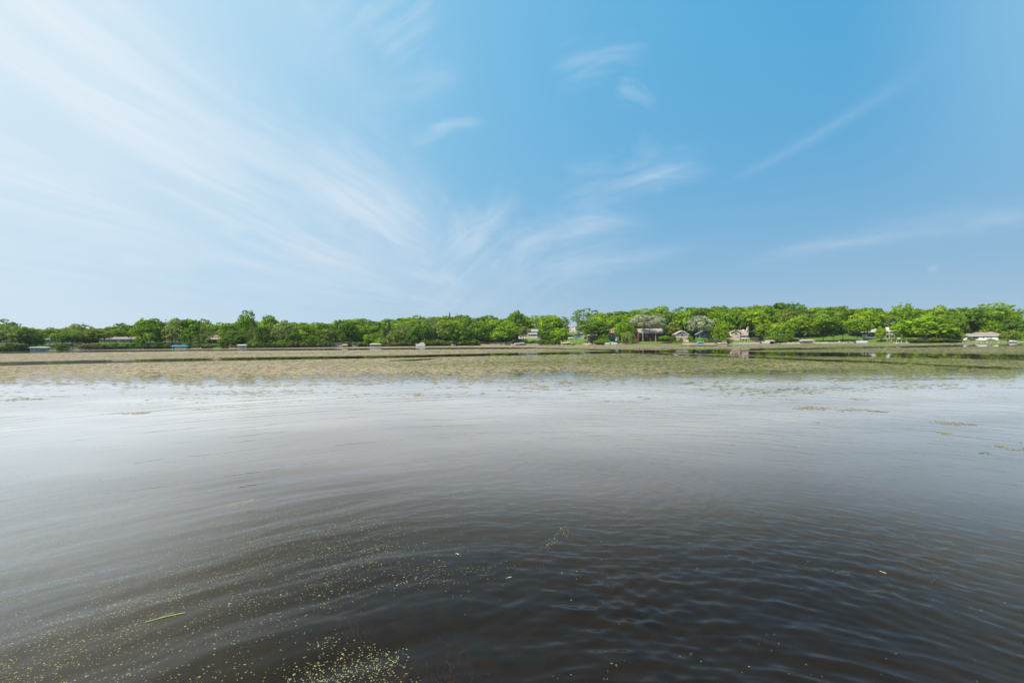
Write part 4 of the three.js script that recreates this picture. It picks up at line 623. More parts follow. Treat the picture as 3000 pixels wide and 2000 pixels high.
{ // white ranch house
  const S = site('white_ranch_house', 'long white ranch house with brownish hip roof and many windows, far right', 2834, 2954, 996, 14, 0.72), X0 = S.X(2834), X1 = S.X(2950), Y = S.Y(983.8), w = wallMat(0.76, 0.77, 0.78), rf = roofMat(0.3, 0.255, 0.225), z0 = -8.5;
  box('wall', X0, X1, DOWN, Y, z0, 0, w, S.g); part('roof', hipG(X0 - 0.8, X1 + 1.1, z0 - 0.8, 0.8, Y + 0.2, S.Y(973.5) - Y, 5.5), rf, S.g); box('fascia', X0 - 0.85, X1 + 1.15, Y, Y + 0.17, 0.802, 0.86, WHITE, S.g);
  const e0 = S.X(2822), eh = 2.7; box('left_end', e0, X0 - 0.01, DOWN, Y - 0.1, -6, 0.6, w, S.g); part('left_end_roof', hipG(e0 - 0.7, X0 + 4, -6.6, 1.2, Y - 0.04, 1.5, 2.4), rf, S.g); windowAt(S, 2824.5, 2830, 985.5, 994, { z: 0.6, bars: 1, cross: 1, pane: CURTAIN });
  windowAt(S, 2837, 2842.5, 985.8, 991.5, { bars: 1 }); windowAt(S, 2850, 2854.4, 985.2, 994, { pane: CURTAIN }); doorAt(S, 2855, 2859.5, 985.2, DARKWOOD); windowAt(S, 2855, 2859.6, 985.2, 993.6, {}); windowAt(S, 2860, 2864.4, 985.2, 993.6, {}); windowAt(S, 2865, 2869, 985.2, 993, { pane: CURTAIN });
  windowAt(S, 2874, 2879.6, 985, 990.5, { pane: CURTAIN }); windowAt(S, 2880.4, 2886, 985, 990.5); for (const [p, q, c] of [[2892, 2894.4, 0], [2894.9, 2899.4, 1], [2899.9, 2904.6, 1], [2905.1, 2908, 0]]) windowAt(S, p, q, 985, 991.5, { pane: c ? CURTAIN : GLASS }); windowAt(S, 2920, 2924.5, 985.3, 991, { pane: CURTAIN }); windowAt(S, 2927, 2936, 985, 993, { bars: 2 }); windowAt(S, 2937, 2941, 985, 991.5, { pane: CURTAIN }); windowAt(S, 2944, 2947.5, 985.3, 992, { pane: CURTAIN });
  box('chimney', S.X(2904), S.X(2916), S.Y(977), S.Y(971.6), -5.2, -3.8, wallMat(0.5, 0.38, 0.3, brickMap), S.g); box('terrace', S.X(2840), S.X(2890), DOWN - 0.5, -0.06, 0.02, 3.4, std(0.45, 0.38, 0.34, 0.9), S.g); box('planter', S.X(2841), S.X(2853), -0.05, 0.5, 2.6, 3.2, DARKWOOD, S.g);
}
{ // rooftops far right
  const S = site('brick_chimney_house', 'house with pinkish roof and tall brick chimney half hidden behind the ranch house trees', 2929, 2955, 968, 60, 0.6), X0 = S.X(2930), X1 = S.X(2954), Y = S.Y(955); box('wall', X0, X1, DOWN - 1, Y, -7, 0, wallMat(0.5, 0.4, 0.34), S.g); part('roof', extrude(chevron(3.5, S.Y(947.6) - Y, 0.2, 0.5), X1 - X0 + 1, 'x').translate(X0 - 0.5, Y, -3.5), roofMat(0.55, 0.42, 0.37), S.g); box('chimney', S.X(2943), S.X(2949), DOWN - 1, S.Y(947), 0.01, 1, wallMat(0.3, 0.12, 0.09, brickMap), S.g); windowAt(S, 2934, 2939, 957, 962);
  const T = site('grey_gabled_house', 'grey-roofed pale house cut by the right edge of the view', 2986, 3016, 970, 55, 0.6), A = T.X(2988), B = T.X(3015), y = T.Y(960.5); box('wall', A, B, DOWN - 1, y, -7, 0, wallMat(0.6, 0.54, 0.46), T.g); part('roof', hipG(A - 0.6, B + 0.6, -7.6, 0.6, y, T.Y(952) - y, 3), roofMat(0.42, 0.34, 0.32), T.g); windowAt(T, 2992, 2999, 962.5, 967, { bars: 1 }); windowAt(T, 3003, 3010, 962.5, 967, { bars: 1 });
}

// ---------------------------------------------------------------- poles, walls, stones, lifts, boats
const tube = (p, q, r0, r1 = r0, seg = 7) => { const a = new THREE.Vector3(...p), d = new THREE.Vector3(...q).sub(a), g = new THREE.CylinderGeometry(r1, r0, d.length(), seg); g.translate(0, d.length() / 2, 0); g.applyQuaternion(new THREE.Quaternion().setFromUnitVectors(new THREE.Vector3(0, 1, 0), d.clone().normalize())); g.translate(a.x, a.y, a.z); return g; };
function place(name, label, category, u, t, y, turn = 0, group) { const p = at(u, t), g = thing(name, label, category, group); g.position.set(p.x, y ?? land(u, t), p.z); g.rotation.y = -Math.atan2(p.x, p.d) * turn; return { g, s: p.s, d: p.d, y: g.position.y }; }
for (const [u, v, t, box2, label] of [[2006.8, 948, 34, 0, 'pale wooden utility pole rising behind the navy gabled house'], [2192.5, 954.5, 26, 1, 'utility pole with grey transformer drum right of the beige house']]) {
  const P = place('utility_pole', label, 'utility pole', u, t), H = rise(u, v, P.d) - P.y; part('pole', tube([0, -1, 0], [0, H, 0], 0.26, 0.19, 9), std(0.46, 0.42, 0.38, 0.9), P.g); part('cross_arm', boxG(-0.8, 0.8, H - 0.9, H - 0.75, 0.2, 0.32), GREYWOOD, P.g);
  if (box2) { const k = part('transformer', new THREE.CylinderGeometry(0.42, 0.42, 1.5, 12).translate(-0.72, H - 2.1, 0.1), std(0.5, 0.53, 0.56, 0.5), P.g); part('lid', new THREE.CylinderGeometry(0.3, 0.45, 0.16, 12).translate(-0.72, H - 1.27, 0.1), METAL, k); }
}
{ const P = place('power_line', 'thin power line strung from the pole behind the navy gabled house', 'cable', 2006.8, 34); const H = rise(2006.8, 951, P.d) - P.y, c = new THREE.CatmullRomCurve3([[0, H, 0.3], [-12, H - 5.2, 0], [-24, H - 5.6, 0]].map((p) => new THREE.Vector3(...p))); part('wire', new THREE.TubeGeometry(c, 16, 0.035, 4), std(0.3, 0.3, 0.3), P.g); }

// walls along the water
function shoreWall(name, label, category, u0, u1, t, h, m, blocks) {
  const um = (u0 + u1) / 2, P = place(name, label, category, um, t, 0); P.g.userData.kind = 'thing'; const r = rng(Math.round(u0)), list = [];
  for (let u = u0; u < u1; u += blocks) { const p = at(u + blocks / 2, t), w = blocks * p.s * 0.97, hh = h * (0.85 + 0.3 * r()), g = new THREE.BoxGeometry(w, hh + 0.9, 0.7); g.rotateY((r() - 0.5) * 0.06); g.translate(p.x - P.g.position.x, (hh - 0.9) / 2, p.z - P.g.position.z + (r() - 0.5) * 0.1); part('block', g, m[Math.floor(r() * m.length)], P.g); }
}
const TAN = [std(0.42, 0.34, 0.26, 0.95), std(0.5, 0.4, 0.31, 0.95), std(0.36, 0.3, 0.25, 0.95)], PINK = [std(0.28, 0.24, 0.215, 0.95), std(0.22, 0.195, 0.18, 0.95), std(0.34, 0.285, 0.255, 0.95)], GREYS = [std(0.22, 0.21, 0.2, 0.95), std(0.3, 0.28, 0.26, 0.95)];
shoreWall('shore_wall', 'low tan stone wall along the water below the middle wood', 'wall', 1406, 1504, 0.4, 0.9, TAN, 4.5);
shoreWall('shore_wall', 'pale concrete seawall at the foot of the sloping lawn path', 'wall', 1558, 1582, 0.2, 0.95, PINK, 4.6);
shoreWall('shore_wall', 'dark grey block seawall right of the pale concrete seawall', 'wall', 1582.5, 1634, 0.3, 0.9, [...GREYS, PINK[1]], 4.4);
shoreWall('shore_wall', 'dark block seawall left of the pale concrete seawall', 'wall', 1500, 1557, 0.5, 0.8, [...GREYS, TAN[2]], 4.4);
shoreWall('shore_wall', 'low tan seawall in front of the navy gabled house', 'wall', 2000, 2092, 0.5, 0.75, TAN, 5);
shoreWall('shore_wall', 'tan seawall by the weeping bush and blue cover', 'wall', 1806, 1828, 0.5, 0.6, PINK, 5);
shoreWall('retaining_wall', 'tan timber retaining wall below the two-storey house', 'wall', 1514, 1580, 23, 4.6, [std(0.5, 0.36, 0.25, 0.95), std(0.44, 0.31, 0.22, 0.95)], 5);
shoreWall('retaining_wall', 'pale garden wall along the top of the shaded right lawn', 'wall', 2386, 2438, 47, 5.6, PINK, 6);
shoreWall('retaining_wall', 'pale pinkish terrace wall below the white gabled hill house', 'wall', 1654, 1684, 76, 9.6, PINK, 5);
// rubble: each heap one mass of stones
function rubble(label, u0, u1, t0, t1, n, mats, size, up = 0) {
  const P = place('shore_stones', label, null, (u0 + u1) / 2, t0, 0), r = rng(Math.round(u0 * 3)), g0 = new THREE.IcosahedronGeometry(0.5, 1), p = g0.attributes.position;
  for (let i = 0; i < p.count; i++) { const k = 1 + 0.35 * noise(p.getX(i) * 3 + 5, p.getY(i) * 3 + p.getZ(i) * 2); p.setXYZ(i, p.getX(i) * k, p.getY(i) * k * 0.75, p.getZ(i) * k); } g0.computeVertexNormals();
  const im = new THREE.InstancedMesh(g0, std(1, 1, 1, 0.95), n), m = new THREE.Matrix4(), q = new THREE.Quaternion(), c = new THREE.Color();
  for (let i = 0; i < n; i++) { const u = lerp(u0, u1, r()), t = lerp(t0, t1, r()), b = at(u, t), s = size * (0.6 + 0.8 * r()); q.setFromEuler(new THREE.Euler(r() * 6, r() * 6, r() * 6)); m.compose(new THREE.Vector3(b.x - P.g.position.x, Math.max(land(u, t), 0.05) + up * r(), b.z - P.g.position.z), q, new THREE.Vector3(s, s * 0.8, s)); im.setMatrixAt(i, m); c.copy(mats[Math.floor(r() * mats.length)].color).multiplyScalar(0.8 + 0.4 * r()); im.setColorAt(i, c); }
  im.name = 'stones'; im.userData.kind = 'stuff'; P.g.add(im); P.g.userData.kind = 'stuff';
}
rubble('pale rubble slope running down to the water in the left wood', 968, 1004, 1, 11, 300, PINK, 1.1, 0.4);
rubble('pinkish riprap stones below the beige house', 2140, 2236, 0.2, 1.6, 420, PINK, 0.75);
rubble('stones along the waterline below the white porch house', 2268, 2346, 0.2, 1.6, 260, [...PINK, ...GREYS, ...TAN], 0.7);
rubble('pinkish riprap right of the large grey boat cover', 2382, 2426, 0.2, 1.6, 220, PINK, 0.75);
rubble('dark stones along the shaded right lawn', 2426, 2506, 0.1, 1.3, 220, GREYS, 0.6);
rubble('brown stone bank under the brick cottage', 1708, 1728, 0.5, 5, 130, [std(0.34, 0.2, 0.14), std(0.44, 0.3, 0.22)], 1.0);
rubble('scattered pale stones along the ranch house shore', 2820, 2980, 0.2, 1.2, 110, PINK, 0.5);
rubble('dark stones at the edge of the left bank', 200, 420, 0.1, 1.2, 320, GREYS, 0.6);
{ // path
  const P = place('garden_path', 'pale stepped path running down the lawn of the two-storey house', 'path', 1568, 12, 0), list = []; for (let i = 0; i < 22; i++) { const k = i / 21, u = lerp(1580, 1556, k), t = lerp(22, 3, k), b = at(u, t); part('step', new THREE.BoxGeometry(1.5, 0.35, 1.0).translate(b.x - P.g.position.x, land(u, t) + 0.08, b.z - P.g.position.z), PINK[i % 3], P.g); }
}

// boat lifts with canopies
function lift(label, u0, u1, vTop, vEave, t, m, { depth = 3.4, low = 0.3, group } = {}) {
  const P = place('boat_lift', label, 'boat lift', (u0 + u1) / 2, t, 0, 0.5, group), w = (u1 - u0) * P.s, top = rise((u0 + u1) / 2, vTop, P.d), eave = rise((u0 + u1) / 2, vEave, P.d), N = 10, outline = [];
  for (let i = 0; i <= N; i++) { const a = Math.PI * i / N; outline.push([Math.cos(a) * depth / 2, eave + Math.pow(Math.sin(a), 0.6) * (top - eave)]); }
  const sec = 9, pos = [], idx = [];                       // a shell that rounds down at both ends
  for (let j = 0; j <= sec; j++) { const k = j / sec * 2 - 1, x = k * w / 2, e = Math.pow(1 - Math.pow(Math.abs(k), 6), 0.5); for (const [z, y] of outline) pos.push(x, eave + (y - eave) * (0.25 + 0.75 * e), z * (0.9 + 0.1 * e)); }
  for (let j = 0; j < sec; j++) for (let i = 0; i < N; i++) { const a = j * (N + 1) + i, b = a + N + 1; idx.push(a, a + 1, b, a + 1, b + 1, b); }
  for (const j of [0, sec]) for (let i = 1; i < N; i++) idx.push(j * (N + 1), j * (N + 1) + i, j * (N + 1) + i + 1);
  for (let j = 0; j < sec; j++) { const a = j * (N + 1), b = a + N + 1; idx.push(a, b, a + N, b, b + N, a + N); }
  const g = new THREE.BufferGeometry(); g.setAttribute('position', new THREE.Float32BufferAttribute(pos, 3)); g.setIndex(idx); g.computeVertexNormals();
  part('canopy', g, m, P.g);
  for (const x of [-0.38, 0.38]) for (const z of [-0.42, 0.42]) part('post', tube([x * w, -1.1, z * depth], [x * w, eave + 0.12, z * depth], 0.07), METAL, P.g);
  for (const x of [-0.38, 0.38]) part('cradle_beam', boxG(x * w - 0.08, x * w + 0.08, low - 0.1, low + 0.06, -0.42 * depth, 0.42 * depth), METAL, P.g);
  return P;
}
function hullG(L, B, H, bow = 0.32) {                      // along x, bow at +x, from y 0 (keel) to H
  const pos = [], idx = [], S = 14, R = 6;
  for (let j = 0; j <= S; j++) { const k = j / S, x = (k - 0.5) * L, b = k > 1 - bow ? Math.sqrt(Math.max(0, 1 - Math.pow((k - 1 + bow) / bow, 2))) : 1, rise2 = k > 0.6 ? Math.pow((k - 0.6) / 0.4, 2) * 0.55 * H : 0, sheer = 0.18 * H * k * k; for (let i = 0; i <= R; i++) { const a = i / R * 2 - 1, s = Math.sign(a) * Math.pow(Math.abs(a), 0.6); pos.push(x, rise2 + (H + sheer - rise2) * Math.pow(Math.abs(a), 1.6), s * b * B / 2); } }
  for (let j = 0; j < S; j++) for (let i = 0; i < R; i++) { const a = j * (R + 1) + i, b = a + R + 1; idx.push(a, b, a + 1, a + 1, b, b + 1); }
  for (let j = 0; j < S; j++) { const a = j * (R + 1), b = a + R + 1; idx.push(a, a + R, b, b, a + R, b + R); }
  for (let i = 1; i < R; i++) idx.push(0, i, i + 1);
  const g = new THREE.BufferGeometry(); g.setAttribute('position', new THREE.Float32BufferAttribute(pos, 3)); g.setIndex(idx); g.computeVertexNormals(); return g;
}
const HULLWHITE = std(0.5, 0.52, 0.54, 0.25), HULLGREY = std(0.4, 0.43, 0.46, 0.3), VINYL = std(0.3, 0.29, 0.28, 0.7), BLACK = std(0.02, 0.02, 0.022, 0.4), TINT = std(0.04, 0.05, 0.06, 0.1);
function motorBoat(label, u, t, L, y, { turn = 0.5, hull = HULLWHITE, flip = 1, group } = {}) {
  const P = place('motor_boat', label, 'boat', u, t, y, turn, group), B = 2.3, H = 0.95, G = P.g; G.scale.x = flip;
  part('hull', hullG(L, B, H), hull, G); G.scale.y = 0.8; part('deck', boxG(-L * 0.46, L * 0.2, H - 0.02, H + 0.08, -B * 0.42, B * 0.42), CREAM, G); part('windshield', extrude([[0, 0], [0.9, 0], [0.25, 0.5]], B * 0.7, 'z').translate(L * 0.02, H + 0.08, B * 0.35), TINT, G);
  for (const x of [-0.34, -0.16]) part('seat', boxG(L * x - 0.3, L * x + 0.3, H + 0.08, H + 0.5, -0.8, 0.8), VINYL, G); const o = part('outboard_motor', boxG(-L * 0.5 - 0.35, -L * 0.5 + 0.1, H - 0.3, H + 0.5, -0.25, 0.25), BLACK, G); return P;
}
function pontoon(label, u, t, L, y, { turn = 0.5, panel = HULLWHITE, top, group } = {}) {
  const P = place('pontoon_boat', label, 'boat', u, t, y, turn, group), G = P.g, B = 2.5;
  for (const z of [-0.85, 0.85]) { const a = new THREE.CylinderGeometry(0.32, 0.32, L * 0.86, 12).rotateZ(Math.PI / 2).translate(-L * 0.05, 0.15, z), b = new THREE.ConeGeometry(0.32, L * 0.12, 12).rotateZ(-Math.PI / 2).translate(L * 0.44, 0.15, z); part('float', mergeGeometries([a, b]), METAL, G); }
  part('deck', boxG(-L * 0.48, L * 0.48, 0.48, 0.62, -B / 2, B / 2), HULLGREY, G);
  for (const z of [-B / 2 + 0.04, B / 2 - 0.04]) part('side_panel', boxG(-L * 0.46, L * 0.46, 0.66, 1.3, z - 0.03, z + 0.03), panel, G); for (const x of [-L * 0.46, L * 0.46]) part('end_panel', boxG(x - 0.03, x + 0.03, 0.66, 1.3, -B / 2 + 0.1, B / 2 - 0.1), panel, G);
  for (const x of [-0.36, 0.3]) part('seat', boxG(L * x - 0.35, L * x + 0.7, 0.62, 1.15, -B / 2 + 0.1, B / 2 - 0.4), CREAM, G); part('console', boxG(L * 0.02, L * 0.02 + 0.6, 0.62, 1.45, 0.1, 0.9), HULLWHITE, G); part('outboard_motor', boxG(-L * 0.5 - 0.4, -L * 0.48 - 0.02, 0.2, 1.3, -0.25, 0.25), BLACK, G);
  if (top) { part('bimini_top', new THREE.CylinderGeometry(1.9, 1.9, 2.6, 14, 1, false, Math.PI / 2 - 0.65, 1.3).rotateZ(Math.PI / 2).rotateX(0).scale(1, 0.25, 1).translate(-L * 0.1, 2.3, 0), top, G); for (const x of [-1.2, 1.2]) for (const z of [-1.1, 1.1]) part('bimini_pole', tube([-L * 0.1, 1.3, z], [-L * 0.1 + x, 2.6, z], 0.025), METAL, G); }
  return P;
}
function dock(label, u0, u1, t, y = 0.45, m = GREYWOOD, posts = 1.0) {
  const P = place('dock', label, 'dock', (u0 + u1) / 2, t, 0, 0), w = (u1 - u0) * P.s; const n = Math.max(4, Math.round(w / 0.9)); for (let i = 0; i < n; i++) part('plank', boxG(lerp(-w / 2, w / 2, i / n) + 0.01, lerp(-w / 2, w / 2, (i + 1) / n) - 0.01, y - 0.08, y + (i % 2) * 0.006, -0.75, 0.75), m, P.g); for (const z of [-0.68, 0.68]) part('stringer', boxG(-w / 2, w / 2, y - 0.26, y - 0.082, z - 0.05, z + 0.05), m, P.g); for (let x = -w / 2 + 0.3; x < w / 2; x += 2.6) part('post', tube([x, -1.1, 0.82], [x, y + posts, 0.82], 0.06), m === WHITE ? WHITE : METAL, P.g); return P;
}
const cloth = (r, g, b) => std(r, g, b, 0.75);
const LIFTS = 'boat lifts standing in the water along the far shore';
lift('long pale green-white flat canopy lift at the far left', 93, 138, 1016, 1018.4, -4, cloth(0.5, 0.6, 0.56)); motorBoat('low white boat under the long pale canopy at the far left', 112, -4, 5.2, 0.0, { hull: HULLGREY }); dock('low pale dock right of the long pale canopy lift at far left', 140, 168, -2, 0.3, GREYWOOD, 0.2);
lift('bright blue canopy lift on the left shore', 505, 547, 1011, 1014.6, -4, cloth(0.02, 0.34, 0.55)); motorBoat('white boat under the bright blue canopy', 528, -4, 5.4, 0.2, { hull: HULLWHITE });
dock('low dark dock right of the bright blue canopy lift', 550, 592, -1.5, 0.4); 
lift('small white canopy lift left of the dark waterline trees', 696, 722, 1009, 1012.4, -3, cloth(0.5, 0.51, 0.52)); motorBoat('dark-hulled boat under the small white canopy', 709, -3, 4.6, 0.3, { hull: HULLGREY }); dock('short dock left of the small white canopy lift', 672, 694, -1.2, 0.4);
lift('boxy tan canopy lift below the rubble slope', 1002, 1019, 1008.2, 1011, -2, cloth(0.5, 0.42, 0.36)); motorBoat('boat under the boxy tan canopy', 1010, -2, 3.6, 0.3, { hull: VINYL });
motorBoat('small white boat on the shore right of the rubble slope', 1040, -1, 3.4, 0.1);
lift('long white canopy lift in front of the bright bush', 1083, 1117, 1006, 1009, -3, cloth(0.52, 0.51, 0.48)); motorBoat('grey boat under the long white canopy', 1100, -3, 6.4, 0.3, { hull: HULLGREY });
lift('tall flat tan canopy lift in the middle of the shore', 1228, 1244, 1004.2, 1006.8, -3, cloth(0.55, 0.5, 0.42)); pontoon('pale pontoon boat beside the tall flat tan canopy', 1232, -3.6, 6.6, 0.1, { panel: std(0.55, 0.62, 0.66, 0.4) });
motorBoat('tiny pale boat with a mast at the shaded middle shore', 1328, -1.2, 3.2, 0.05, { hull: HULLGREY });
lift('grey canopy lift left of the tan-white one below the two-storey house', 1508, 1524, 1004.6, 1007, -3.4, cloth(0.4, 0.37, 0.36)); pontoon('white pontoon boat below the two-storey house', 1514, -3, 4.4, 0.1); lift('tan-white canopy lift below the two-storey house', 1520, 1538, 1003.4, 1006.4, -2.6, cloth(0.44, 0.38, 0.34)); motorBoat('dark boat under the tan-white canopy below the two-storey house', 1529, -2.6, 3.8, 0.3, { hull: BLACK });
lift('tan rounded canopy, left of the pair by the teal house', 1643, 1657, 1002.4, 1006, -3, cloth(0.42, 0.34, 0.3)); lift('white canopy, right of the pair by the teal house', 1656, 1672, 1001.8, 1004.4, -3, cloth(0.48, 0.48, 0.49)); motorBoat('dark boat under the pair of canopies by the teal house', 1663, -3, 3.8, 0.3, { hull: BLACK }); motorBoat('upturned small white rowing boat right of the pair of canopies', 1676, 0.4, 3.4, 0.35, { hull: HULLWHITE });
dock('dark pier with tall white posts below the brick cottage', 1726, 1746, -2, 0.5, GREYWOOD, 1.8); motorBoat('white-nosed boat at the dark pier below the brick cottage', 1730, -3.6, 3, 0.05);
lift('bright blue rounded boat cover on the lawn shore by the red-roofed house', 1785, 1800, 1000.2, 1003.8, 0.5, cloth(0.01, 0.24, 0.5), { depth: 2.6 }); pontoon('grey pontoon boat left below the bright blue cover', 1781, -2.4, 4.4, 0.1, { panel: HULLGREY }); pontoon('pale pontoon boat right below the bright blue cover', 1799, -2.4, 4.4, 0.1, { panel: std(0.5, 0.47, 0.46, 0.4) });
lift('teal canopy lift in front of the golden-green bush', 2042, 2064, 999, 1003, -2.6, cloth(0.03, 0.3, 0.32)); motorBoat('white boat under the teal canopy', 2052, -2.6, 4.2, 0.3);
{ // wakeboard boat
  const P = motorBoat('white and red wakeboard boat with tall black tower', 2116, -3.6, 5.2, 0.02, { hull: HULLWHITE, flip: -1 }), G = P.g; part('stripe', boxG(-1.9, 0.6, 0.5, 0.85, 1.05, 1.14), std(0.55, 0.04, 0.03, 0.3), G); for (const z of [-0.95, 0.95]) { part('tower_leg', tube([-0.2, 1, z], [-0.7, 2.5, z * 0.8], 0.06), METAL, G); part('tower_leg', tube([-2.2, 1, z], [-1.9, 2.5, z * 0.8], 0.06), METAL, G); } part('tower_top', boxG(-2.2, -0.5, 2.48, 2.62, -0.95, 0.95), CREAM, G); part('tower_panel', boxG(-2.0, -0.8, 1.2, 2.4, -0.6, 0.6), TINT, G);
}
lift('tan boat cover lift right of the riprap below the beige house', 2244, 2269, 996, 1000, -2.4, cloth(0.35, 0.3, 0.27)); motorBoat('dark boat under the tan boat cover right of the riprap', 2258, -2.4, 4.4, 0.3, { hull: BLACK }); pontoon('grey pontoon beside the tan boat cover', 2243, -3.4, 4.6, 0.1, { panel: HULLGREY });
lift('large grey-white rounded boat cover lift on the right shore', 2345, 2385, 994.2, 999.4, -2.6, cloth(0.32, 0.3, 0.3), { depth: 3.8 }); motorBoat('teal-grey boat under the large grey-white cover', 2362, -2.6, 6, 0.35, { hull: std(0.35, 0.45, 0.46, 0.3) });
pontoon('white pontoon boat with small green top on the right shore', 2524, -3.4, 5.4, 0.08, { panel: HULLWHITE, top: cloth(0.03, 0.16, 0.15) }); dock('short grey dock left of the white pontoon boat', 2486, 2510, -1.6, 0.4);
dock('white-posted dock right of the slate blue house', 2622, 2662, -1.6, 0.45, WHITE, 1.1); 
dock('pale grey dock at the right edge of the ranch house shore', 2976, 3002, -0.8, 0.5, std(0.5, 0.46, 0.46), 0.1); motorBoat('small white boat drawn up near the right edge', 2968, -0.6, 3.0, 0.1);
// kayaks, furniture and small bright things on the lawns
for (const [u, t, turn, label] of [[1957, 7.5, 0.3, 'orange kayak, the left one of the pair left of the navy house'], [1966, 7, -0.9, 'orange kayak, the right one of the pair leaning by the dark evergreen']]) { const P = place('kayak', label, 'kayak', u, t, land(u, t) + 0.1, 0); P.g.rotation.set(0.3, turn, turn < 0 ? 0.5 : -0.2); part('hull', hullG(3.1, 0.75, 0.42, 0.5), std(0.8, 0.13, 0.03, 0.4), P.g); part('cockpit', new THREE.TorusGeometry(0.3, 0.05, 6, 14).rotateX(Math.PI / 2).scale(1.5, 1, 0.8).translate(0, 0.46, 0), BLACK, P.g); }
{ const P = place('garden_table', 'lawn table with orange-tan top under the left trees', 'table', 196, 14); part('table_top', boxG(-1.5, 1.5, 0.72, 0.86, -0.6, 0.6), std(0.6, 0.36, 0.2, 0.7), P.g); for (const x of [-1.2, 1.2]) for (const z of [-0.45, 0.45]) part('leg', boxG(x - 0.06, x + 0.06, -0.1, 0.72, z - 0.06, z + 0.06), GREYWOOD, P.g); }
{ const P = place('parasol', 'small red parasol beside the white cottage at the left end', 'parasol', 153, 24, land(153, 24)); const H = Math.max(2.4, rise(153, 996.2, P.d) - P.y); part('canopy', new THREE.ConeGeometry(1.25, 0.7, 10, 1, true).translate(0, H - 0.35, 0), std(0.6, 0.12, 0.08, 0.8, { side: THREE.DoubleSide }), P.g); part('pole', tube([0, -0.1, 0], [0, H, 0], 0.04), METAL, P.g); }
{ const P = place('parasol', 'red parasol in front of the white gabled hill house', 'parasol', 1676, 81, land(1676, 81)); const H = Math.max(2.2, rise(1676, 970, P.d) - P.y); part('canopy', new THREE.ConeGeometry(1.5, 0.7, 10, 1, true).translate(0, H - 0.35, 0), std(0.62, 0.12, 0.12, 0.8, { side: THREE.DoubleSide }), P.g); part('pole', tube([0, -0.1, 0], [0, H, 0], 0.04), METAL, P.g); }
{ const P = place('beach_umbrella', 'closed orange and white beach umbrella leaning above the tan boat cover', 'parasol', 2242, 6, land(2242, 6)); P.g.rotation.z = -0.9; part('canopy', new THREE.ConeGeometry(0.45, 2, 8).translate(0, 1.7, 0), std(0.75, 0.2, 0.1, 0.8), P.g); part('pole', tube([0, 0, 0], [0, 1, 0], 0.05), WHITE, P.g); }
for (const [u, t, label] of [[2600, 8, 'left of two pale swing frame posts on the right lawn'], [2613, 8, 'right of two pale swing frame posts on the right lawn']]) { const P = place('garden_post', label, 'post', u, t); part('post', boxG(-0.1, 0.1, -0.3, 2.0, -0.1, 0.1), DECKWOOD, P.g); part('cap', boxG(-0.16, 0.16, 2.0, 2.1, -0.16, 0.16), DECKWOOD, P.g); }
{ const P = place('lawn_boulder', 'round grey boulder in the shade of the right lawn', 'boulder', 2460, 4); const g = new THREE.IcosahedronGeometry(0.55, 2), p = g.attributes.position; for (let i = 0; i < p.count; i++) { const k = 1 + 0.15 * noise(p.getX(i) * 3, p.getY(i) * 3 + p.getZ(i)); p.setXYZ(i, p.getX(i) * k, p.getY(i) * k * 0.8, p.getZ(i) * k); } g.computeVertexNormals(); part('stone', g.translate(0, 0.3, 0), std(0.4, 0.42, 0.38, 0.95), P.g); }

// ---------------------------------------------------------------- floating weeds
// lanes of open water through the weed mat: bearing, upper and lower line below which they lie
const LANES = [
  [[-300, 1060, 1067], [0, 1063, 1070], [375, 1054.5, 1060.5], [760, 1048, 1053.5], [1150, 1043, 1047.5], [1500, 1035, 1040], [1740, 1031, 1035.5], [1880, 1027, 1032.5], [1985, 1027, 1033], [2120, 1030, 1036], [2270, 1033, 1039.5], [2450, 1034.5, 1042.5], [2650, 1037, 1045.5], [2800, 1038.5, 1048], [2960, 1040.5, 1052], [3300, 1045, 1060]],
  [[1800, 1032.6, 1033.6], [1875, 1034, 1035.2], [2000, 1038.5, 1040.4], [2150, 1043.5, 1046], [2275, 1048.2, 1052], [2400, 1053.5, 1057], [2560, 1058.5, 1062.5], [2760, 1069, 1073], [2985, 1079, 1084], [3100, 1083, 1087]],
  [[1560, 1019, 1020], [1640, 1020.4, 1022.2], [1740, 1023, 1025], [1850, 1025.5, 1027.6], [1900, 1027, 1029]],
  [[1960, 1025, 1028], [2100, 1024, 1027.6], [2250, 1021, 1025], [2450, 1017.2, 1021], [2650, 1014.6, 1018], [2820, 1010.8, 1014.4], [3000, 1007.4, 1011.6], [3300, 1004, 1008]],
  [[-300, 1031, 1038], [0, 1027, 1034], [200, 1026.6, 1031.5], [400, 1026.2, 1029.4], [600, 1024.2, 1027], [800, 1022.4, 1026], [1000, 1021.2, 1024.8], [1200, 1019.6, 1022.4], [1450, 1018.6, 1021.2], [1560, 1018.4, 1020.6]],
  [[1140, 1056.4, 1057.6], [1200, 1054, 1056.4], [1250, 1051.4, 1053.6], [1268, 1050.6, 1051.6]],
  [[1995, 1012.6, 1014.6], [2100, 1011.8, 1013.4], [2200, 1011, 1012]],
];
function open(u, v) {                                     // is this bearing and line inside a lane?
  for (const L of LANES) { if (u < L[0][0] || u > L[L.length - 1][0]) continue; for (let i = 1; i < L.length; i++) if (u <= L[i][0]) { const [a, p, q] = L[i - 1], [b, r, s] = L[i], k = (u - a) / (b - a), wide = 0.22 * (lerp(q, s, k) - lerp(p, r, k)) + 0.25; if (v > lerp(p, r, k) - wide && v < lerp(q, s, k) + wide) return true; break; } }
  return false;
}
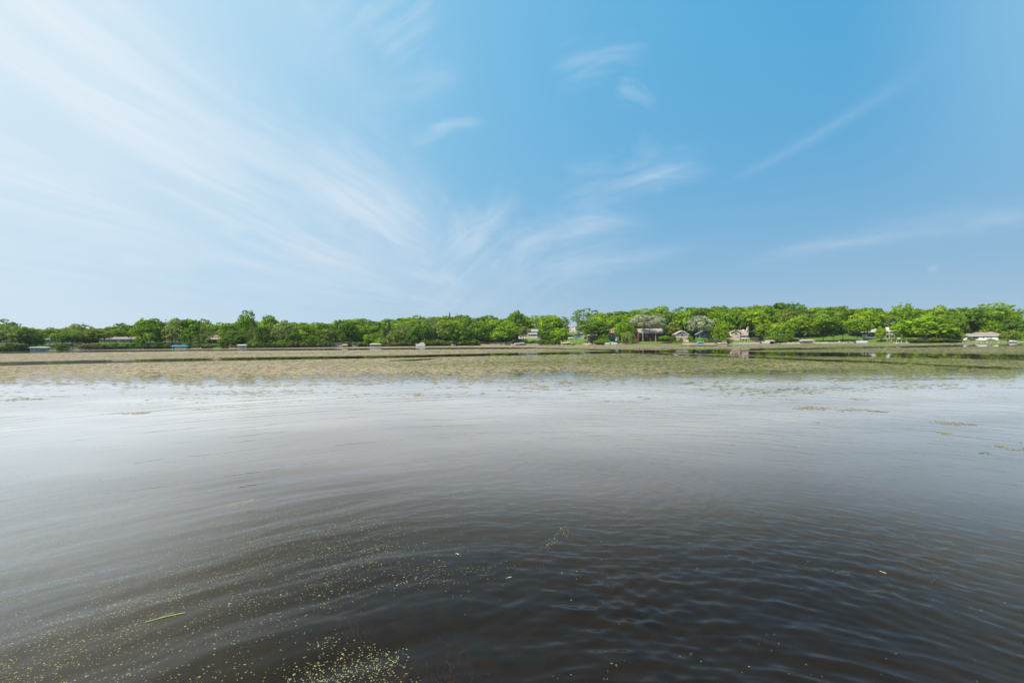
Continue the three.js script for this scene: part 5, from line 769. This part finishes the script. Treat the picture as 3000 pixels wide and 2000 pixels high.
function patchG(seed, n) {                                // a ragged flat raft of leaves, about 1 across
  const r = rng(seed), s = new THREE.Shape(); for (let i = 0; i < n; i++) { const a = i / n * 6.2832, k = 0.5 * (0.45 + 0.7 * r()); i ? s.lineTo(Math.cos(a) * k, Math.sin(a) * k) : s.moveTo(Math.cos(a) * k, Math.sin(a) * k); }
  return new THREE.ShapeGeometry(s).rotateX(-Math.PI / 2);
}
const LEAFY = std(1, 1, 1, 0.75, { side: THREE.DoubleSide });
function raft(name, label, seeds, list) {                 // list of [x, y, z, sx, sz, turn, colour]
  const root = new THREE.Group(); root.name = numbered(name); scene.add(root); tag(root, label, null, null, 'stuff');
  seeds.forEach((seed, v) => {
    const mine = list.filter((_, i) => i % seeds.length === v), im = new THREE.InstancedMesh(patchG(seed, 9 + v * 2), LEAFY, mine.length), m = new THREE.Matrix4(), q = new THREE.Quaternion(), Y = new THREE.Vector3(0, 1, 0), c = new THREE.Color();
    mine.forEach(([x, y, z, sx, sz, a, col], i) => { q.setFromAxisAngle(Y, a); m.compose(new THREE.Vector3(x, y, z), q, new THREE.Vector3(sx, 1, sz)); im.setMatrixAt(i, m); im.setColorAt(i, c.setRGB(...col)); });
    im.name = 'leaf_raft'; im.userData.kind = 'stuff'; im.receiveShadow = true; root.add(im);
  });
}
const WEED = { tan: [0.42, 0.345, 0.225], green: [0.21, 0.21, 0.065], gold: [0.38, 0.31, 0.15], brown: [0.19, 0.14, 0.085] };
const mixColour = (a, b, k, t) => a.map((v, i) => lerp(v, b[i], k) * t);
{
  const r = rng(99), mat = [];
  // from the front edge to the far shore; rafts grow with distance so that the mat stays closed
  for (let d = 19; d < 330;) {
    const size = 0.1 + d * 0.0046, step = size * 0.52, half = 1.3 * d + 6;
    const n = Math.round(2 * half / size * 1.3);
    for (let i = 0; i < n; i++) {
      const z = -(d + r() * step), x = (r() * 2 - 1) * half, dd = -z, u = 1500 + F * x / dd, v = horizon(u) + EYE * F / dd;
      if (u < -420 || u > 3420 || dd > shore(u) - 1 || open(u, v)) continue;
      const sz = size * (0.5 + 0.5 * r()), v2 = EYE * F / (dd * dd) * sz * 0.4; if (open(u, v + v2) || open(u, v - v2)) continue;
      // how closed the mat is here
      const front = smooth(dd + 5 * noise(u * 0.012, 8) + 5 * noise(u * 0.05, dd * 0.1), 24, 44 + 8 * noise(u * 0.004, 3)), side = smooth(u, 700, 2400);
      const streak = noise(x * 0.035 + 5, z * 0.16 + x * 0.02) * 0.5 + noise(x * 0.22, z * 0.5) * 0.5 + noise(x * 0.012, z * 0.045 + 9) * 0.4;
      let cover = front * (0.97 - 0.34 * side * (1 - smooth(dd, 65, 150))) + streak * 0.5 * (1 - 0.55 * smooth(dd, 70, 140)) * (0.35 + 0.85 * side);
      if (dd < 42) cover = Math.max(cover * front, 0.55 * smooth(dd, 19, 34) * smooth(noise(x * 0.11 + 30, z * 0.35) + 0.5 * noise(x * 0.7, z * 1.3), 0.05, 0.7));
      if (r() > clamp(cover, 0, 0.97)) continue;
      const k = clamp(0.12 + 0.85 * side + 0.25 * side * (1 - smooth(dd, 45, 90)) + 0.5 * noise(x * 0.02 + 40, z * 0.06) - 0.35 * smooth(dd, 110, 230), 0, 1), g = clamp(noise(x * 0.05 + 70, z * 0.12) * 1.3 - 0.2, 0, 1);
      const c = mixColour(mixColour(WEED.tan, WEED.green, k, 1), WEED.gold, g * 0.6, 0.75 + 0.5 * r());
      mat.push([x, 0.006 + 0.012 * r(), z, size * (0.9 + 1.3 * r()), sz, (r() - 0.5) * 0.5, r() < 0.08 ? mixColour(c, WEED.brown, 0.7, 1) : c]);
    }
    d += step;
  }
  raft('floating_weed_mat', 'wide tan and olive mat of floating water weeds cut by open lanes', [11, 12, 13, 14], mat);
  // loose drifts in front of the mat
  const drift = (label, u0, v0, u1, v1, thick, n, size, cols) => {
    const out = [], rr = rng(Math.round(u0 + v0));
    for (let i = 0; i < n * 1.3; i++) {
      const k = rr(), u = lerp(u0, u1, k), edge = Math.sin(Math.PI * clamp(k, 0.02, 0.98)), v = lerp(v0, v1, k) + (rr() + rr() - 1) * thick * edge, d = EYE * F / (v - horizon(u)), x = (u - 1500) / F * d, z = -d;
      if (noise(x * 0.9, z * 0.9) + 0.5 * noise(x * 3, z * 3) < -0.12 + 0.3 * rr()) continue;
      const c = cols[Math.floor(rr() * cols.length)];
      out.push([x, wave(x, z) + 0.004 + 0.006 * rr(), z, size * 0.62 * (0.5 + rr()), size * 0.55 * (0.3 + 0.5 * rr()), rr() * 3.1, c.map((q) => q * (0.75 + 0.5 * rr()))]);
    }
    raft('weed_drift', label, [21, 22], out);
  };
  const C = [WEED.green, WEED.brown, WEED.gold];
  drift('olive weed drift at the left edge in front of the mat', -160, 1172, 135, 1168, 16, 900, 0.22, C);
  drift('thin weed drift trailing right from the left edge drift', 60, 1166, 205, 1161, 3, 140, 0.2, C);
  drift('narrow brown weed drift on calm water left of middle', 262, 1219, 440, 1208, 7, 260, 0.16, C);
  drift('small weed streak right of the narrow brown drift', 560, 1200, 690, 1190, 6, 110, 0.15, C);
  drift('faint weed streak high on the calm water left of middle', 560, 1180, 640, 1172, 4, 70, 0.14, C);
  drift('weed streak at the front of the mat, middle', 1240, 1140, 1330, 1134, 4, 160, 0.2, C);
  drift('gold weed streak below the tree reflections, middle', 1530, 1136, 1620, 1132, 6, 240, 0.22, [WEED.gold, WEED.green]);
  drift('thin weed line below the tree reflections right of middle', 1660, 1154, 1740, 1157, 3, 100, 0.17, C);
  drift('long broken weed drift on the right calm water', 2265, 1192, 2600, 1206, 9, 620, 0.17, C);
  drift('weed streak above the long broken drift on the right', 2490, 1168, 2570, 1175, 4, 110, 0.17, C);
  drift('small weed drift below the long broken drift', 2300, 1236, 2490, 1240, 5, 120, 0.14, C);
  drift('greenish weed drift below the right end of the long drift', 2690, 1236, 2860, 1244, 8, 200, 0.14, [WEED.green, WEED.gold]);
  drift('small green weed tuft between the right drifts', 2735, 1264, 2790, 1270, 5, 90, 0.12, [WEED.green, WEED.gold]);
  drift('bright green weed patch at the right edge', 2840, 1292, 3180, 1330, 16, 900, 0.11, [[0.16, 0.18, 0.04], WEED.green, WEED.gold]);
  drift('dark weed tuft at the left end of the bright green patch', 2868, 1326, 2912, 1330, 4, 110, 0.1, [WEED.brown, [0.1, 0.12, 0.02]]);
  drift('thin green scum line on the open water left of middle', 1005, 1340, 1160, 1333, 6, 150, 0.035, [[0.3, 0.32, 0.08]]);
  drift('pale green scum fleck on the dark water left of middle', 650, 1392, 730, 1374, 13, 120, 0.03, [[0.34, 0.34, 0.14]]);
  drift('yellowish scum streak among the duckweed', 660, 1486, 742, 1462, 16, 260, 0.022, [[0.42, 0.4, 0.16], [0.36, 0.32, 0.14]]);
  drift('little brown and green weed sprig beside the yellowish scum streak', 716, 1500, 770, 1500, 7, 50, 0.03, [[0.2, 0.08, 0.03], [0.1, 0.16, 0.02]]);
}
// duckweed: single fronds scattered over the near water
{
  const r = rng(314), list = [], frond = (() => { const parts = []; for (const [x, z, s] of [[0, 0, 1], [0.8, 0.3, 0.7], [-0.2, 0.85, 0.6]]) parts.push(new THREE.CircleGeometry(0.5 * s, 7).rotateX(-Math.PI / 2).translate(x * 0.55, 0.02, z * 0.55)); return mergeGeometries(parts); })();
  for (let i = 0; i < 330000; i++) {
    const d = Math.sqrt(lerp(9.6, 200, r())), x = (r() * 2 - 1) * (1.25 * d), z = -d, u = 1500 + F * x / d, v = horizon(u) + EYE * F / d;
    if (v > 2150) continue;
    const R = Math.hypot(x - 0.8, z - 1.2), th = Math.atan2(x, d), wisp = fbm(R * 0.9 + 3, th * 2.6, 4), fine = fbm(R * 3.4, th * 12 + 5, 3);
    // thick to the lower left, thinning along a curved edge to the right and away
    const edge = table([[1330, 200], [1420, 800], [1500, 1150], [1560, 1250], [1700, 1330], [1760, 1000], [1850, 760], [1900, 820], [2000, 900]], v);
    let k = 0.62 * smooth(edge - u, -200, 420) * smooth(v, 1330, 1690) * (0.45 + 0.75 * smooth(wisp, -0.35, 0.35)) * (0.45 + 0.8 * smooth(fine, -0.35, 0.35));
    const blob = Math.hypot((u - 1010) / 200, (v - 1965) / 95); k = Math.max(k, 1.0 * (1 - smooth(blob + 0.7 * fine, 0.5, 1.1)));
    const arm = Math.abs(v - table([[1300, 1672], [1500, 1662], [1560, 1640], [1600, 1600], [1640, 1560]], u)) / 26; if (u > 1200 && u < 1660) k = Math.max(k, 0.5 * (1 - smooth(arm, 0.3, 1)) * smooth(wisp + fine, -0.3, 0.4));
    if (u > 1300) k = Math.max(k, 0.03 * smooth(fine + wisp, 0, 0.5));
    if (r() > k) continue;
    list.push([x, z]);
  }
  const im = new THREE.InstancedMesh(frond, std(1, 1, 1, 0.6, { side: THREE.DoubleSide }), list.length), m = new THREE.Matrix4(), q = new THREE.Quaternion(), Y = new THREE.Vector3(0, 1, 0), c = new THREE.Color();
  list.forEach(([x, z], i) => { const s = (0.005 + 0.0075 * r() * r()) * (1 + 0.5 * (r() < 0.06)), t = 0.7 + 0.5 * r(); q.setFromAxisAngle(Y, r() * 6.28); m.compose(new THREE.Vector3(x, wave(x, z) + 0.0015, z), q, new THREE.Vector3(s, s, s)); im.setMatrixAt(i, m); im.setColorAt(i, r() < 0.12 ? c.setRGB(0.42 * t, 0.36 * t, 0.2 * t) : c.setRGB(0.3 * t, 0.315 * t, 0.125 * t)); });
  im.name = numbered('duckweed'); im.receiveShadow = true; scene.add(im); tag(im, 'pale green duckweed fronds scattered over the near water', null, null, 'stuff');
}
// weeds under the surface, faint and brown
const STEM = std(0.13, 0.062, 0.025, 0.9), STEM2 = std(0.1, 0.062, 0.027, 0.9);
for (const [u, v, size, label] of [[1020, 1800, 0.55, 'brown underwater weed above the thick duckweed patch'], [1075, 1955, 0.5, 'brown underwater weed stems in the thick duckweed patch'], [660, 1830, 0.6, 'reddish underwater weed left of the thick duckweed patch'], [400, 1690, 0.6, 'faint brown underwater weed near the left ripples'], [1855, 1452, 0.75, 'orange-brown weed tips breaking the surface right of middle'], [1780, 1634, 0.4, 'small brown underwater weed in the dark middle water'], [1560, 1580, 0.45, 'dim brown underwater weed left of the dark middle water'], [2710, 1580, 0.8, 'reddish weed under the bluish ripples at right'], [2940, 1590, 0.5, 'small reddish weed near the right edge ripples'], [1340, 1470, 0.5, 'faint brown underwater weed in the middle distance'], [1300, 1890, 0.4, 'dim underwater weed stalks near the bottom, left of middle']]) {
  const d = EYE * F / (v - horizon(u)), g = thing('water_weed', label, 'water plant'), r = rng(Math.round(u)), list = []; g.position.set((u - 1500) / F * d, -0.03, -d);
  for (let i = 0; i < 44; i++) { const a = r() * 6.28, l = size * (0.2 + 0.35 * r()), b = r() * 6.28, o = size * 0.6 * r(), x = Math.cos(b) * o, z = Math.sin(b) * o * 1.2, y = -0.1 - 0.22 * r(), w = () => (r() - 0.5) * 0.09; const c = new THREE.CatmullRomCurve3([[x, y - 0.1, z], [x + Math.cos(a) * l * 0.33 + w(), y - 0.03, z + Math.sin(a) * l * 0.33 + w()], [x + Math.cos(a) * l * 0.66 + w(), y, z + Math.sin(a) * l * 0.66 + w()], [x + Math.cos(a) * l, y + 0.02, z + Math.sin(a) * l]].map((p) => new THREE.Vector3(...p))); list.push(new THREE.TubeGeometry(c, 8, 0.002 + 0.002 * r(), 4)); }
  part('stems', mergeGeometries(list), u % 2 ? STEM : STEM2, g);
}
// a few single things adrift
function adrift(name, label, category, u, v, build) { const d = EYE * F / (v - horizon(u)), x = (u - 1500) / F * d, g = thing(name, label, category); g.position.set(x, wave(x, -d) + 0.004, -d); build(g, d / F); }
adrift('reed_leaf', 'single bright green reed leaf floating among the duckweed at lower left', 'leaf', 475, 1808, (g, s) => { const c = new THREE.CatmullRomCurve3([[-38, 0, 14], [-10, 0, 2], [20, 0, -8], [44, 0, -14]].map(([x, y, z]) => new THREE.Vector3(x * s, 0.004, z * s * 1.6))); part('blade', new THREE.TubeGeometry(c, 20, 0.009, 5).scale(1, 0.4, 1), std(0.21, 0.26, 0.07, 0.5), g); part('side_blade', new THREE.TubeGeometry(new THREE.CatmullRomCurve3([[-14, 0, 2], [2, 0, -10], [10, 0, -14]].map(([x, y, z]) => new THREE.Vector3(x * s, 0.005, z * s * 1.6))), 10, 0.006, 5).scale(1, 0.4, 1), std(0.22, 0.25, 0.08, 0.5), g); });
for (const [u, v, label] of [[1336, 1626, 'pale feather standing out on the dark water, middle'], [1488, 1692, 'small white feather right of the duckweed tongue'], [2586, 1680, 'small greenish straw on the right ripples']]) adrift(u > 2000 ? 'straw' : 'feather', label, u > 2000 ? 'straw' : 'feather', u, v, (g) => { const e = new THREE.SphereGeometry(0.012, 8, 6).scale(0.7, 0.3, 2.0); g.rotation.y = u; part('vane', e.translate(0, 0.006, 0), u > 2000 ? std(0.35, 0.36, 0.12) : std(0.4, 0.35, 0.3, 0.8), g); part('quill', tube([0, 0.004, 0], [0, 0.006, 0.045], 0.0015), CREAM, g); });

scene.fog = new THREE.FogExp2(0xcfe0ee, 0.00007);
renderer.render(scene, camera);
